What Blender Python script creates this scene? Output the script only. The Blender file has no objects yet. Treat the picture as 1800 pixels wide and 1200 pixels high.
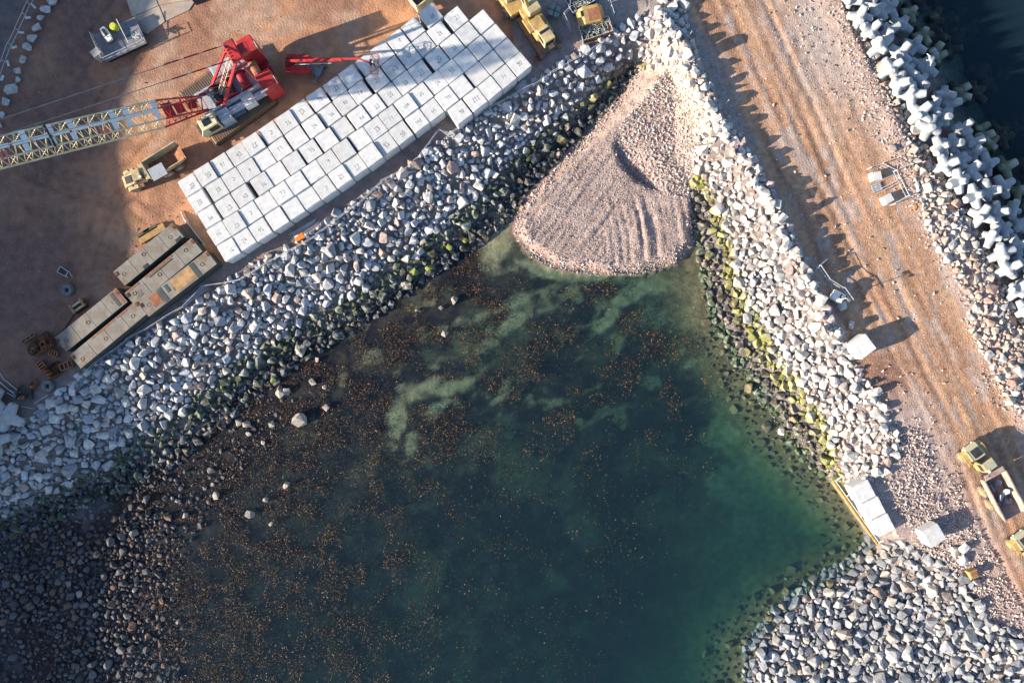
import bpy, bmesh, math, random
import numpy as np
from mathutils import Vector, Matrix, Euler
random.seed(7); rng = np.random.default_rng(7)
SC = bpy.context.scene
R = math.radians
S = 14.0; H = 90.0            # 14 photo pixels per metre on the yard, drone 90 m above it
SUN_AZ = 19.5; SUN_EL = 18.3  # light travels towards +x turned 19.5 deg to +y
# ---------------------------------------------------------------- camera, world, sun, exposure
cd = bpy.data.cameras.new('camera'); cam = bpy.data.objects.new('camera', cd)
SC.collection.objects.link(cam); SC.camera = cam
cam.location = (0, 0, H); cam.rotation_euler = (0, 0, 0)
cd.sensor_width = 36; cd.lens = 36*H/(1800/S); cd.clip_start = 1; cd.clip_end = 5000
w = bpy.data.worlds.new('World'); SC.world = w; w.use_nodes = True
nt = w.node_tree; nt.nodes.clear()
sky = nt.nodes.new('ShaderNodeTexSky'); sky.sky_type = 'NISHITA'; sky.sun_disc = False; sky.ozone_density = 3.0
sdir = Vector((-math.cos(R(SUN_AZ))*math.cos(R(SUN_EL)), -math.sin(R(SUN_AZ))*math.cos(R(SUN_EL)), math.sin(R(SUN_EL))))
sky.sun_elevation = R(SUN_EL); sky.sun_rotation = math.atan2(sdir.x, sdir.y) % (2*math.pi)
bg = nt.nodes.new('ShaderNodeBackground'); bg.inputs[1].default_value = 0.10
wo = nt.nodes.new('ShaderNodeOutputWorld')
nt.links.new(sky.outputs[0], bg.inputs[0]); nt.links.new(bg.outputs[0], wo.inputs[0])
sl = bpy.data.lights.new('sun', 'SUN'); sl.energy = 5.0; sl.angle = R(0.5); sl.color = (1.0, 0.87, 0.70)
so = bpy.data.objects.new('sun', sl); SC.collection.objects.link(so); so.rotation_euler = sdir.to_track_quat('Z', 'Y').to_euler()
so.location = (0, 0, 60)
SC.view_settings.view_transform = 'Standard'; SC.view_settings.look = 'None'
SC.view_settings.gamma = 1; SC.view_settings.exposure = 1.22
SC.cycles.volume_bounces = 0; SC.cycles.transparent_max_bounces = 16; SC.cycles.max_bounces = 5
SC.cycles.diffuse_bounces = 2

# ---------------------------------------------------------------- helpers
def P(px, py, z=0.0):
    k = (H-z)/H
    return Vector(((px-900)/S*k, (600-py)/S*k, z))
def tag(o, label=None, cat=None, group=None, kind=None):
    if label: o['label'] = label
    if cat: o['category'] = cat
    if group: o['group'] = group
    if kind: o['kind'] = kind
    return o
LINK = SC.collection.objects.link
def empty(name, loc, rz=0.0, label=None, cat=None, group=None, sc=1.0):
    o = bpy.data.objects.new(name, None); LINK(o); o.location = loc; o.rotation_euler = (0, 0, rz)
    o.scale = (sc, sc, sc); o.empty_display_size = .3
    return tag(o, label, cat, group)
def copy_tree(o, parent=None):
    c = o.copy(); LINK(c); c.parent = parent
    for ch in list(o.children): copy_tree(ch, c)
    return c
ORD = ['first','second','third','fourth','fifth','sixth','seventh','eighth','ninth','tenth','eleventh','twelfth','thirteenth','fourteenth','fifteenth','sixteenth','seventeenth','eighteenth','nineteenth','twentieth','twenty-first','twenty-second','twenty-third','twenty-fourth','twenty-fifth','twenty-sixth','twenty-seventh','twenty-eighth','twenty-ninth','thirtieth','thirty-first','thirty-second','thirty-third','thirty-fourth','thirty-fifth','thirty-sixth','thirty-seventh','thirty-eighth','thirty-ninth','fortieth']

def L(nt, a, b): nt.links.new(a, b)
def mat(name, col, rough=.7, metal=0.0, vary=.25, nscale=2.0, bump=.15, bscale=12.0, dirt=None, dirt_amt=.35, src=None, spec=.3, objvar=0.0):
    """procedural surface: base colour broken up by noise, dirt patches, fine relief"""
    m = bpy.data.materials.new(name); m.use_nodes = True; n = m.node_tree; n.nodes.clear()
    out = n.nodes.new('ShaderNodeOutputMaterial'); b = n.nodes.new('ShaderNodeBsdfPrincipled')
    L(n, b.outputs[0], out.inputs[0]); b.inputs['Roughness'].default_value = rough; b.inputs['Metallic'].default_value = metal
    b.inputs['Specular IOR Level'].default_value = spec
    tc = n.nodes.new('ShaderNodeTexCoord') if src != 'attr' else None
    geo = n.nodes.new('ShaderNodeNewGeometry')
    co = tc.outputs['Object'] if tc else geo.outputs['Position']
    nz = n.nodes.new('ShaderNodeTexNoise'); nz.inputs['Scale'].default_value = nscale; nz.inputs['Detail'].default_value = 6
    L(n, co, nz.inputs['Vector'])
    mr = n.nodes.new('ShaderNodeMapRange'); mr.inputs['From Min'].default_value = .3; mr.inputs['From Max'].default_value = .7
    mr.inputs['To Min'].default_value = 1-vary; mr.inputs['To Max'].default_value = 1+vary
    L(n, nz.outputs[0], mr.inputs[0])
    if src == 'obj':
        oi = n.nodes.new('ShaderNodeObjectInfo'); base = oi.outputs['Color']
    elif src == 'attr':
        at = n.nodes.new('ShaderNodeAttribute'); at.attribute_name = 'col'; base = at.outputs['Color']
    else:
        rgb = n.nodes.new('ShaderNodeRGB'); rgb.outputs[0].default_value = (*col, 1); base = rgb.outputs[0]
    vm = n.nodes.new('ShaderNodeVectorMath'); vm.operation = 'SCALE'; L(n, base, vm.inputs[0]); L(n, mr.outputs[0], vm.inputs['Scale'])
    c = vm.outputs[0]
    if objvar:
        oi2 = n.nodes.new('ShaderNodeObjectInfo'); m2 = n.nodes.new('ShaderNodeMapRange')
        m2.inputs['To Min'].default_value = 1-objvar; m2.inputs['To Max'].default_value = 1+objvar*.4; L(n, oi2.outputs['Random'], m2.inputs[0])
        v2 = n.nodes.new('ShaderNodeVectorMath'); v2.operation = 'SCALE'; L(n, c, v2.inputs[0]); L(n, m2.outputs[0], v2.inputs['Scale']); c = v2.outputs[0]
    if dirt:
        d = n.nodes.new('ShaderNodeTexNoise'); d.inputs['Scale'].default_value = nscale*.55; d.inputs['Detail'].default_value = 8; d.inputs['Roughness'].default_value = .7
        L(n, co, d.inputs['Vector'])
        rm = n.nodes.new('ShaderNodeMapRange'); rm.inputs['From Min'].default_value = .62-dirt_amt*.4; rm.inputs['From Max'].default_value = .78-dirt_amt*.3
        L(n, d.outputs[0], rm.inputs[0])
        mx = n.nodes.new('ShaderNodeMix'); mx.data_type = 'RGBA'; mx.inputs['B'].default_value = (*dirt, 1)
        L(n, rm.outputs[0], mx.inputs['Factor']); L(n, c, mx.inputs['A']); c = mx.outputs['Result']
    L(n, c, b.inputs['Base Color'])
    if bump:
        bn = n.nodes.new('ShaderNodeTexNoise'); bn.inputs['Scale'].default_value = bscale; bn.inputs['Detail'].default_value = 8
        L(n, co, bn.inputs['Vector']); bp = n.nodes.new('ShaderNodeBump'); bp.inputs['Distance'].default_value = .1; bp.inputs['Strength'].default_value = bump
        L(n, bn.outputs[0], bp.inputs['Height']); L(n, bp.outputs[0], b.inputs['Normal'])
    m['c'] = 1
    return m, n, b, c, geo
def M_(*a, **k): return mat(*a, **k)[0]

# mesh builder ------------------------------------------------------------
class MB:
    def __init__(s): s.v = []; s.f = []
    def add(s, vs, fs):
        o = len(s.v); s.v += [tuple(v) for v in vs]; s.f += [tuple(i+o for i in f) for f in fs]; return s
    def box(s, c, d, rz=0.0, ry=0.0, rx=0.0, top=1.0):
        m = Euler((rx, ry, rz)).to_matrix(); hx, hy, hz = d[0]/2, d[1]/2, d[2]/2; c = Vector(c); vs = []
        for z, t in ((-hz, 1), (hz, top)):
            for x, y in ((-hx, -hy), (hx, -hy), (hx, hy), (-hx, hy)): vs.append(c + m @ Vector((x*t, y*t, z)))
        return s.add(vs, [(3,2,1,0),(4,5,6,7),(0,1,5,4),(1,2,6,5),(2,3,7,6),(3,0,4,7)])
    def cbox(s, c, d, b=.05, rz=0.0):
        """box with a chamfered top edge"""
        hx, hy, hz = d[0]/2, d[1]/2, d[2]/2; m = Matrix.Rotation(rz, 3, 'Z'); c = Vector(c); vs = []
        for z, i in ((-hz, 0), (hz-b, 0), (hz, b)):
            for x, y in ((-hx+i, -hy+i), (hx-i, -hy+i), (hx-i, hy-i), (-hx+i, hy-i)): vs.append(c + m @ Vector((x, y, z)))
        fs = [(3,2,1,0), (8,9,10,11)]
        for k in (0, 4): fs += [(k+a, k+(a+1) % 4, k+4+(a+1) % 4, k+4+a) for a in range(4)]
        return s.add(vs, fs)
    def bar(s, a, b, t=.05, n=4, t2=None):
        a = Vector(a); b = Vector(b); d = b-a
        if d.length < 1e-6: return s
        q = d.to_track_quat('Z', 'Y').to_matrix(); t2 = t if t2 is None else t2; vs = []
        for p, r in ((a, t), (b, t2)):
            for k in range(n):
                an = 2*math.pi*(k+.5)/n; vs.append(p + q @ Vector((math.cos(an)*r, math.sin(an)*r, 0)))
        fs = [tuple(range(n-1, -1, -1)), tuple(range(n, 2*n))] + [(k, (k+1) % n, n+(k+1) % n, n+k) for k in range(n)]
        return s.add(vs, fs)
    def path(s, pts, t=.05, n=4):
        for a, b in zip(pts[:-1], pts[1:]): s.bar(a, b, t, n)
        return s
    def prism(s, prof, y0, y1):
        """profile in x,z extruded along y"""
        n = len(prof); vs = [(x, y0, z) for x, z in prof]+[(x, y1, z) for x, z in prof]
        return s.add(vs, [tuple(range(n)), tuple(range(2*n-1, n-1, -1))]+[(k, n+k, n+(k+1) % n, (k+1) % n) for k in range(n)])
    def plate(s, poly, z0, z1):
        n = len(poly); vs = [(x, y, z0) for x, y in poly]+[(x, y, z1) for x, y in poly]
        return s.add(vs, [tuple(range(n-1, -1, -1)), tuple(range(n, 2*n))]+[(k, (k+1) % n, n+(k+1) % n, n+k) for k in range(n)])
    def torus(s, c, R0, r0, axis='Y', n=20, k=8, flat=1.0):
        vs = []; c = Vector(c)
        for i in range(n):
            a = 2*math.pi*i/n
            for j in range(k):
                b = 2*math.pi*j/k; rr = R0+r0*math.cos(b); h = r0*math.sin(b)*flat
                p = (rr*math.cos(a), h, rr*math.sin(a)) if axis == 'Y' else (rr*math.cos(a), rr*math.sin(a), h)
                vs.append(c+Vector(p))
        return s.add(vs, [(i*k+j, ((i+1) % n)*k+j, ((i+1) % n)*k+(j+1) % k, i*k+(j+1) % k) for i in range(n) for j in range(k)])
    def mesh(s, name, m=None):
        me = bpy.data.meshes.new(name); me.from_pydata(s.v, [], s.f); me.update()
        bm = bmesh.new(); bm.from_mesh(me); bmesh.ops.recalc_face_normals(bm, faces=bm.faces); bm.to_mesh(me); bm.free()
        if m: me.materials.append(m)
        return me
    def build(s, name, m, parent=None, label=None, bevel=0.0, kind=None):
        o = bpy.data.objects.new(name, s.mesh(name, m)); LINK(o); o.parent = parent
        if label: o['label'] = label
        if kind: o['kind'] = kind
        if bevel:
            md = o.modifiers.new('b', 'BEVEL'); md.width = bevel; md.segments = 2; md.limit_method = 'ANGLE'
        return o
def new_obj(name, me, parent=None):
    o = bpy.data.objects.new(name, me); LINK(o); o.parent = parent; return o

# numpy noise, polygons ---------------------------------------------------
_tab = np.random.default_rng(3).random((256, 256))
def vnoise(x, y):
    xi = np.floor(x).astype(int); yi = np.floor(y).astype(int); fx = x-xi; fy = y-yi
    fx = fx*fx*(3-2*fx); fy = fy*fy*(3-2*fy); a = xi & 255; b = yi & 255; a1 = (a+1) & 255; b1 = (b+1) & 255
    return (_tab[a, b]*(1-fx)+_tab[a1, b]*fx)*(1-fy)+(_tab[a, b1]*(1-fx)+_tab[a1, b1]*fx)*fy
def fbm(x, y, sc, octv=4, off=0.0):
    t = 0; a = .5; s = 0
    for i in range(octv): t = t+a*vnoise(x/sc+17.3*i+off, y/sc+9.1*i+off*1.7); s += a; a *= .55; sc *= .5
    return t/s
def smooth(a, b, x): t = np.clip((x-a)/(b-a), 0, 1); return t*t*(3-2*t)
def pdist(X, Y, poly, closed=True):
    d = np.full(X.shape, 1e9); n = len(poly)
    for i in range(n if closed else n-1):
        ax, ay = poly[i][:2]; bx, by = poly[(i+1) % n][:2]; vx, vy = bx-ax, by-ay; l = vx*vx+vy*vy+1e-9
        t = np.clip(((X-ax)*vx+(Y-ay)*vy)/l, 0, 1); d = np.minimum(d, np.hypot(X-ax-t*vx, Y-ay-t*vy))
    return d
def inside(X, Y, poly):
    r = np.zeros(X.shape, bool); n = len(poly)
    for i in range(n):
        ax, ay = poly[i][:2]; bx, by = poly[(i+1) % n][:2]
        if ay == by: continue
        c = ((ay > Y) != (by > Y)) & (X < (bx-ax)*(Y-ay)/(by-ay)+ax); r ^= c
    return r
def wp(pts, z=0.0): return [tuple(P(a, b, z)[:2]) for a, b in pts]

# ---------------------------------------------------------------- the lie of the land
ZW = -4.0
west_crest = [(-60,800),(0,762),(60,738),(110,700),(160,658),(200,632),(250,603),(330,555),(400,510),(440,478),(500,452),(560,412),(640,356),(720,305),(780,258),(850,210),(905,175),(960,140),(1020,104),(1060,82),(1100,62)]
LAND = wp([(-9000,9000),(-3000,2600),(-600,1150)]+west_crest+[(1150,52),(1190,95),(1212,130),(1245,190),(1285,260),(1320,310),(1342,350),(1375,430),(1400,480),(1425,530),(1455,590),(1495,650),(1530,700),(1560,760),(1552,815),(1524,836),(1522,850),(1578,946),(1602,950),(1640,975),(1700,1010),(1745,1090),(1810,1110),(2100,1330),(9000,7000),(9000,5200),(2100,1010),(1850,700),(1790,600),(1760,530),(1730,465),(1700,410),(1670,350),(1630,300),(1590,240),(1560,170),(1530,120),(1500,60),(1470,-20),(1300,-400),(1300,-9000),(-9000,-9000)], 0)
west_toe = [(-600,1300),(-60,960),(0,935),(100,890),(200,845),(300,800),(400,715),(480,650),(560,600),(650,545),(740,490),(800,440),(850,400),(890,350),(940,290),(1000,232),(1050,190),(1085,145),(1110,125)]
BAY = wp(west_toe+[(1150,290),(1224,372),(1240,480),(1262,560),(1298,630),(1348,700),(1395,770),(1445,830),(1472,862),(1535,960),(1528,985),(1450,1030),(1380,1080),(1325,1150),(1300,1300),(1700,2200),(9000,9000),(-9000,9000)], -4.4)
SEA = wp([(1480,-400),(1625,-20),(1670,60),(1700,150),(1750,260),(1800,330),(1860,450),(1960,600),(2300,900),(9000,4600),(9000,-9000),(1480,-9000)], -7)
MOUND = wp([(900,380),(898,410),(925,450),(970,476),(1050,487),(1130,485),(1190,467),(1228,432),(1232,340),(1232,250),(1226,160),(1200,90),(1150,70),(1118,110),(1085,165),(1030,228),(965,298),(915,350)], -4)
LOBE = wp([(1078,250),(1092,288),(1118,315),(1150,332),(1200,345),(1240,340),(1240,150),(1180,110),(1130,170),(1095,212)], -2)
BERM = wp([(1160,30),(1205,105),(1228,145),(1258,205),(1300,275),(1335,325),(1358,365),(1390,440),(1415,490),(1440,540),(1468,590)], 1)
def px_of(X, Y, z): k = H/(H-z); return 900+X*k*S, 600-Y*k*S
ROADN = (.904, -.427)   # across the haul road in photo pixels
def height(X, Y):
    dl = pdist(X, Y, LAND); il = inside(X, Y, LAND); dl = np.where(il, 0, dl)
    db = pdist(X, Y, BAY); ib = inside(X, Y, BAY); ds = pdist(X, Y, SEA); isx = inside(X, Y, SEA)
    db_ = np.where(ib, 0, db); ds_ = np.where(isx, 0, ds)
    PX, PY = px_of(X, Y, -4.2)
    q = np.clip(((PX-700)*.72+(PY-520)*.70)/850, 0, 1)
    depth = .12+3.3*q**1.3
    depth *= smooth(0, 9, db)*.85+.15
    left = (330-PX+(PY-860)*.25)/14
    depth = np.where(ib, depth, .1)-np.where(PY > 800, np.clip(left*.035, 0, .55), 0)*smooth(0, 3, db)
    zb = -4.15-depth+.28*(fbm(X, Y, 7, 4)-.5)
    zs = -6.5-np.clip(ds, 0, 25)*.22*isx
    t1 = dl/(dl+db_+1e-6); t2 = dl/(dl+ds_+1e-6)
    z1 = zb*t1; z2 = zs*t2
    Z = np.where(db_ < ds_, z1, z2); Z = np.where(il, 0, Z); Z = np.where(ib, zb, Z); Z = np.where(isx, zs, Z)
    # road: ruts, rubble shoulder, berm on the bay side
    PX0, PY0 = px_of(X, Y, 0)
    w_ = (PX0-1210)*ROADN[0]+PY0*ROADN[1]
    onroad = smooth(-25, 5, w_)*(1-smooth(185, 215, w_))*il
    wig = 14*(fbm(PX0*.0+PY0, PX0*0, 160, 3)-.5)
    rut = 0; wig = wig+0*X
    for c, a in ((14, .07), (36, .05), (58, .10), (76, .13), (97, .06), (118, .12), (146, .06), (166, .05)):
        rut = rut-a*np.exp(-((w_+wig-c)/3.6)**2)*smooth(.40, .55, fbm(PY0, w_, 130, 3, c))+a*.5*np.exp(-((w_+wig-c-8)/4)**2)
    Z = Z+onroad*(rut+.10*(fbm(X, Y, 5, 3)-.5))
    Z = Z+1.15*np.exp(-(pdist(X, Y, BERM, False)/1.5)**2)*(Z > -1)
    shoulder = smooth(190, 235, w_)*il*(X > 30)
    Z = Z+shoulder*.45*fbm(X, Y, 3, 3)
    Z = Z+il*(.16*(fbm(X, Y, 11, 4)-.5)+.05*(fbm(X, Y, 1.6, 3)-.5))
    # spoil heap near the quay
    Z = Z+.5*np.exp(-((X-P(1640, 860)[0])**2/60+(Y-P(1640, 860)[1])**2/90))*fbm(X, Y, 2.2, 3)
    hx, hy, _ = P(1640, 965); Z = Z-.55*np.exp(-(((X-hx)/3.2)**2+((Y-hy)/3.0)**2))
    # gravel mound tipped between the two rock slopes
    im = inside(X, Y, MOUND); dm = np.maximum(pdist(X, Y, MOUND)-1.1*fbm(X, Y, 2.4, 3, 6)+.15, 0)
    PXm, PYm = px_of(X, Y, -3)
    prof = -3.25+2.3*smooth(330, 90, PYm+(PXm-1200)*-.12)+.25*(fbm(X, Y, 3, 4)-.5)
    il2 = inside(X, Y, LOBE); dlb = pdist(X, Y, LOBE)*np.where(il2, 1, -1)
    prof = prof-.9*smooth(-.1, .4, dlb)*(1-smooth(.8, 4.5, dlb))*(1-smooth(1130, 1175, PXm))*smooth(225, 275, PYm)
    # curved windrows and track grooves left by the machine
    ang = np.hypot(PXm-860, PYm-300); 
    rr = np.hypot(PXm-760, PYm-470)
    for c, a, y0 in ((364, .16, 345), (386, .24, 330), (409, .13, 350), (424, .12, 350), (447, .09, 360)):
        prof = prof+a*(.3+1.2*fbm(X, Y, 1.7, 2))*np.exp(-((rr+26*(fbm(X, Y, 2.5, 3)-.5)-c)/4.5)**2)*smooth(y0, y0+30, PYm)*(1-smooth(455, 470, PYm))-.6*a*np.exp(-((rr-c-8)/4.5)**2)*smooth(y0, y0+30, PYm)*(1-smooth(450, 465, PYm))
    ws = (PXm-1000)*.80+(PYm-400)*.60
    prof = prof+.075*np.sin(rr/2.1+5*fbm(X, Y, 3, 2))*smooth(1040, 1080, PXm)*smooth(335, 370, PYm)+.06*np.sin(ws/2.0+6*fbm(X, Y, 4, 2))*(1-smooth(1040, 1080, PXm))*smooth(.38, .55, fbm(X, Y, 4, 2, 8))
    prof = prof+.16*(fbm(X, Y, 1.1, 3, 3)-.5)*smooth(3.5, 1, pdist(X, Y, MOUND))
    for c, a in ((38, .16), (12, .08), (-22, .09), (-48, .07), (-80, .09), (64, .09)):
        prof = prof+a*(np.exp(-((ws-c)/3.2)**2)-np.exp(-((ws-c-6)/3)**2))*(PXm < 1075)*smooth(.3, .5, fbm(X, Y, 9, 2, c))
    prof = prof-.35*np.exp(-(((PXm-930)/22)**2+((PYm-372)/10)**2))
    zm = np.minimum(-4.35+dm*.85, prof)
    Z = np.where(im, np.maximum(Z, zm), Z)
    # high ground west of the yard, outside the photograph: its shadow lies over the left of the picture
    yh = Y
    top = 22.8+1.6*smooth(5, 22, yh)-5.2*smooth(-22, -50, yh)+1.5*(fbm(X*0+Y, Y*0, 14, 4)-.5)
    Z = np.where(X < -86, np.maximum(Z, -4+(top+4)*smooth(-86, -114, X)), Z)
    return Z, il, ib, isx, im
gx = np.concatenate([-68-np.cumsum(1.2*1.09**np.arange(55))[::-1], np.arange(-68, 68, .33), 68+np.cumsum(1.2*1.10**np.arange(52))])
gy = np.concatenate([-48-np.cumsum(1.2*1.10**np.arange(52))[::-1], np.arange(-48, 48, .33), 48+np.cumsum(1.2*1.10**np.arange(52))])
GX, GY = np.meshgrid(gx, gy, indexing='ij')
GZ, IL, IB, IS, IM = height(GX, GY)
def zat(x, y):
    i = np.clip(np.searchsorted(gx, x)-1, 0, len(gx)-2); j = np.clip(np.searchsorted(gy, y)-1, 0, len(gy)-2)
    fx = (x-gx[i])/(gx[i+1]-gx[i]); fy = (y-gy[j])/(gy[j+1]-gy[j])
    return (GZ[i, j]*(1-fx)+GZ[i+1, j]*fx)*(1-fy)+(GZ[i, j+1]*(1-fx)+GZ[i+1, j+1]*fx)*fy
def G(px, py, dz=0.0):
    """point on the ground seen at this place of the photo"""
    z = 0.0
    for _ in range(6): p = P(px, py, z); z = float(zat(p.x, p.y))
    return Vector((p.x, p.y, z+dz))

# ground colours: tones by place, some shade painted in -------------------------------------
def mixc(a, b, t): return a*(1-t[..., None])+b*t[..., None]
def C3(*c): return np.array(c)
PX, PY = px_of(GX, GY, 0)
TRK = []
def arc(cx, cy, r, a0, a1, z=0): TRK.append(wp([(cx+r*math.cos(R(a)), cy+r*math.sin(R(a))) for a in np.linspace(a0, a1, 14)], z))
for q in ((700,420,640,185,235),(720,470,610,190,240),(300,-200,560,60,120),(420,-350,640,55,100),(60,640,330,-80,10),(40,620,300,-70,0),(560,560,420,190,235),(900,-420,700,100,140),(330,60,120,20,160),(150,260,110,200,420),(480,-60,150,30,150)): arc(*q)
for q in ((900,120,520,5,60),(930,180,560,0,48),(2100,300,720,150,200),(2060,420,600,140,195),(1950,80,560,130,180)): arc(*q)
n1 = fbm(GX, GY, 9, 5); n2 = fbm(GX, GY, 2.2, 4, 5.0); n3 = fbm(GX, GY, .9, 3, 2.0)
yard = mixc(C3(.53,.275,.155)+0*GX[..., None], C3(.33,.175,.115), smooth(.42, .62, n1))
yard = mixc(yard, C3(.42,.27,.19), smooth(.52, .72, fbm(GX, GY, 4, 5, 13)))
yard = mixc(yard, C3(.19,.115,.095), smooth(300, 150, PX+.15*PY)*(.75+.25*smooth(.3, .55, n1)))  # left side darkened along the hill's shadow, shade put into the colour
yard = mixc(yard, C3(.15,.09,.078), smooth(860, 940, PX)*(PX < 1160))  # darker towards the right end of the yard
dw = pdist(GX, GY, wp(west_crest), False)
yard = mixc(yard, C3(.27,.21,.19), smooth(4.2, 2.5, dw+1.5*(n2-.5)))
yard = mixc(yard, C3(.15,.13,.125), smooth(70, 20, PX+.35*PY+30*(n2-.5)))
tk = np.zeros_like(GX)
for i_, pl_ in enumerate(TRK):
    d_ = pdist(GX, GY, pl_, False); tk = np.maximum(tk, np.maximum(np.exp(-((d_-.95)/.26)**2), .0)*smooth(.36, .52, fbm(GX, GY, 5, 3, i_)))
TKM = tk*IL
GZ = GZ-.045*TKM+.02*IL*(n3-.5)
yard = yard*(1-.22*tk[..., None])
w_ = (PX-1210)*ROADN[0]+PY*ROADN[1]
wn = fbm(w_/9., (PX*.427+PY*.904)/140., 1, 5)
road = mixc(C3(.50,.30,.185)+0*GX[..., None], C3(.33,.185,.115), smooth(.38, .62, wn))
road = mixc(road, C3(.42,.32,.27), smooth(.52, .72, fbm(w_/14., (PX+PY)/60., 1, 4, 7)))
road = mixc(road, C3(.33,.27,.25), smooth(4, -14, w_+22*(n2-.5)))
road = mixc(road, C3(.46,.37,.32), smooth(90, 190, w_+120*(n1-.5)+40*(n2-.5))*smooth(330, 60, PY))
road = mixc(road, C3(.44,.33,.28), smooth(185, 212, w_+26*(n2-.5)))
quay = smooth(640, 740, PY+60*(n2-.5))*smooth(1690, 1600, PX-(PY-760)*.55+40*(n1-.5))
road = mixc(road, C3(.40,.31,.28), quay)
road = mixc(road, C3(.24,.125,.085), np.exp(-(((PX-1555)/50)**2+((PY-655)/45)**2)))
road = road*(1-.16*tk[..., None])
mound = mixc(C3(.47,.355,.31)+0*GX[..., None], C3(.40,.295,.255), smooth(.35, .65, n2))
mound = mixc(mound, C3(.33,.20,.16), smooth(-3.3, -4.1, GZ+.3*(n3-.5)))
mound = mixc(mound, C3(.56,.42,.32), smooth(-2.6, -1.4, GZ)*smooth(.4, .6, n1))
slope = C3(.19,.16,.15)*(.6+.8*n3[..., None])
PXb, PYb = px_of(GX, GY, -4.3)
def blob(cx, cy, rx, ry, rot=0.0, edge=.35):
    a = R(rot); dx = (PXb-cx); dy = (PYb-cy); u = dx*math.cos(a)+dy*math.sin(a); v = -dx*math.sin(a)+dy*math.cos(a)
    d = np.hypot(u/rx, v/ry)+1.5*(fbm((GX*.94+GY*.34)/1.4, (-GX*.34+GY*.94), 2.6, 6, cx)-.5)+.9*(fbm(GX, GY, .9, 4, cx+3)-.5)
    return smooth(1+edge, 1-edge, d)
sand = np.zeros_like(GX)
for a in ((868,415,40,52,-15),(905,565,30,12,-40),(912,530,24,10,-35),(735,690,38,15,-35),(800,680,36,12,-20),(698,745,14,38,8),(722,790,14,26,20),(770,715,24,6,-25),(1110,515,34,12,-35),(1150,500,30,13,-10),(1065,565,26,9,-45),(1035,487,90,10,5),(960,478,40,8,20),
          (1300,775,44,40,0),(1340,850,50,46,30),(1270,860,30,30,30),(1290,715,18,12,0),(1400,900,90,90,0),(1220,640,20,8,-30),(650,520,10,18,30),(700,500,16,7,-30),(880,700,20,6,-30)):
    sand = np.maximum(sand, blob(*a))
ux = (GX*.94+GY*.34); uy = (-GX*.34+GY*.94)   # weed and bare strips run along the swell
sand = np.maximum(sand, .6*smooth(.60, .74, fbm(ux/1.3, uy, 2.0, 6, 31))*smooth(880, 740, PYb)*smooth(380, 640, PXb))
deep = smooth(1160, 1330, PXb+(PYb-950)*.35+90*(n1-.5))*smooth(640, 800, PYb)
sand = np.maximum(sand, deep*.8)
weed = C3(.018,.015,.020)*(.6+.9*n3[..., None])
weed = mixc(weed, C3(.045,.036,.032)*(.6+.8*n3[..., None]), smooth(.42, .62, fbm(GX, GY, 1.7, 4, 17)))
weed = mixc(weed, C3(.13,.13,.08)*(.7+.6*n3[..., None]), 0.5*smooth(.52, .70, fbm(ux/1.2, uy, 4.2, 6, 41))*smooth(560, 800, PXb))
bed = mixc(weed, C3(.33,.285,.17)*(.75+.5*n3[..., None]), sand*.92)
eb = pdist(GX, GY, wp([(1232,480),(1262,560),(1298,630),(1348,700),(1395,770),(1445,830),(1472,862),(1535,960),(1528,985),(1450,1030),(1380,1080),(1325,1150),(1300,1300)], -4.4), False)
bed = mixc(bed, C3(.20,.145,.085)*(.5+1.0*n3[..., None]), smooth(9.5, 1.5, eb+3*(n2-.5)))
bed = mixc(bed, C3(.055,.05,.055)*(.6+.8*n3[..., None]), smooth(300, 120, PXb-(PYb-900)*.3)*(PYb > 700))
seab = C3(.012,.012,.018)*(.6+.8*n3[..., None])
hillc = C3(.12,.11,.07)*(.7+.6*n2[..., None])
# ---------------------------------------------------------------- ground sheets (one surface cut along the zones)
nx, ny = len(gx), len(gy)
COL = np.zeros(GX.shape+(3,)); COL[:] = slope
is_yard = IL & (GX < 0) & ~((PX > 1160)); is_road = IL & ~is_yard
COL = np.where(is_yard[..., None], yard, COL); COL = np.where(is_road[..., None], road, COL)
edge = smooth(-.3, -1.0, GZ)*(IL)
COL = np.where((IB)[..., None], bed, COL); COL = np.where(IS[..., None], seab, COL)
# loose stone climbs out of the water along the quay
COL = np.where(IM[..., None], mound, COL)
hl = GX < -86
COL = np.where(hl[..., None], hillc, COL)
zone = np.full(GX.shape, 3); zone[is_yard] = 0; zone[is_road] = 1; zone[IM] = 2; zone[IB & ~IM] = 4; zone[IS] = 5; zone[hl] = 6
gm, n, b, c, geo = mat('ground', (1,1,1), rough=.95, vary=.22, nscale=1.3, bump=.9, bscale=5.0, src='attr', spec=.1)
def speckle(n, b, c, geo, scale, lo, hi, colr, amt):
    v = n.nodes.new('ShaderNodeTexVoronoi'); v.inputs['Scale'].default_value = scale; L(n, geo.outputs['Position'], v.inputs['Vector'])
    s = n.nodes.new('ShaderNodeSeparateColor'); L(n, v.outputs['Color'], s.inputs[0])
    m = n.nodes.new('ShaderNodeMapRange'); m.inputs['From Min'].default_value = lo; m.inputs['From Max'].default_value = hi; m.inputs['To Max'].default_value = amt
    L(n, s.outputs[0], m.inputs[0])
    x = n.nodes.new('ShaderNodeMix'); x.data_type = 'RGBA'; x.inputs['B'].default_value = (*colr, 1)
    L(n, m.outputs[0], x.inputs['Factor']); L(n, c, x.inputs['A']); L(n, x.outputs['Result'], b.inputs['Base Color'])
    return x.outputs['Result'], v
speckle(n, b, c, geo, 7, .8, 1, (.5,.44,.40), .5)
bedm_ = mat('sea_floor', (1,1,1), rough=.9, vary=.3, nscale=1.1, bump=.6, bscale=3.5, src='attr', spec=.1)[0]
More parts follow.
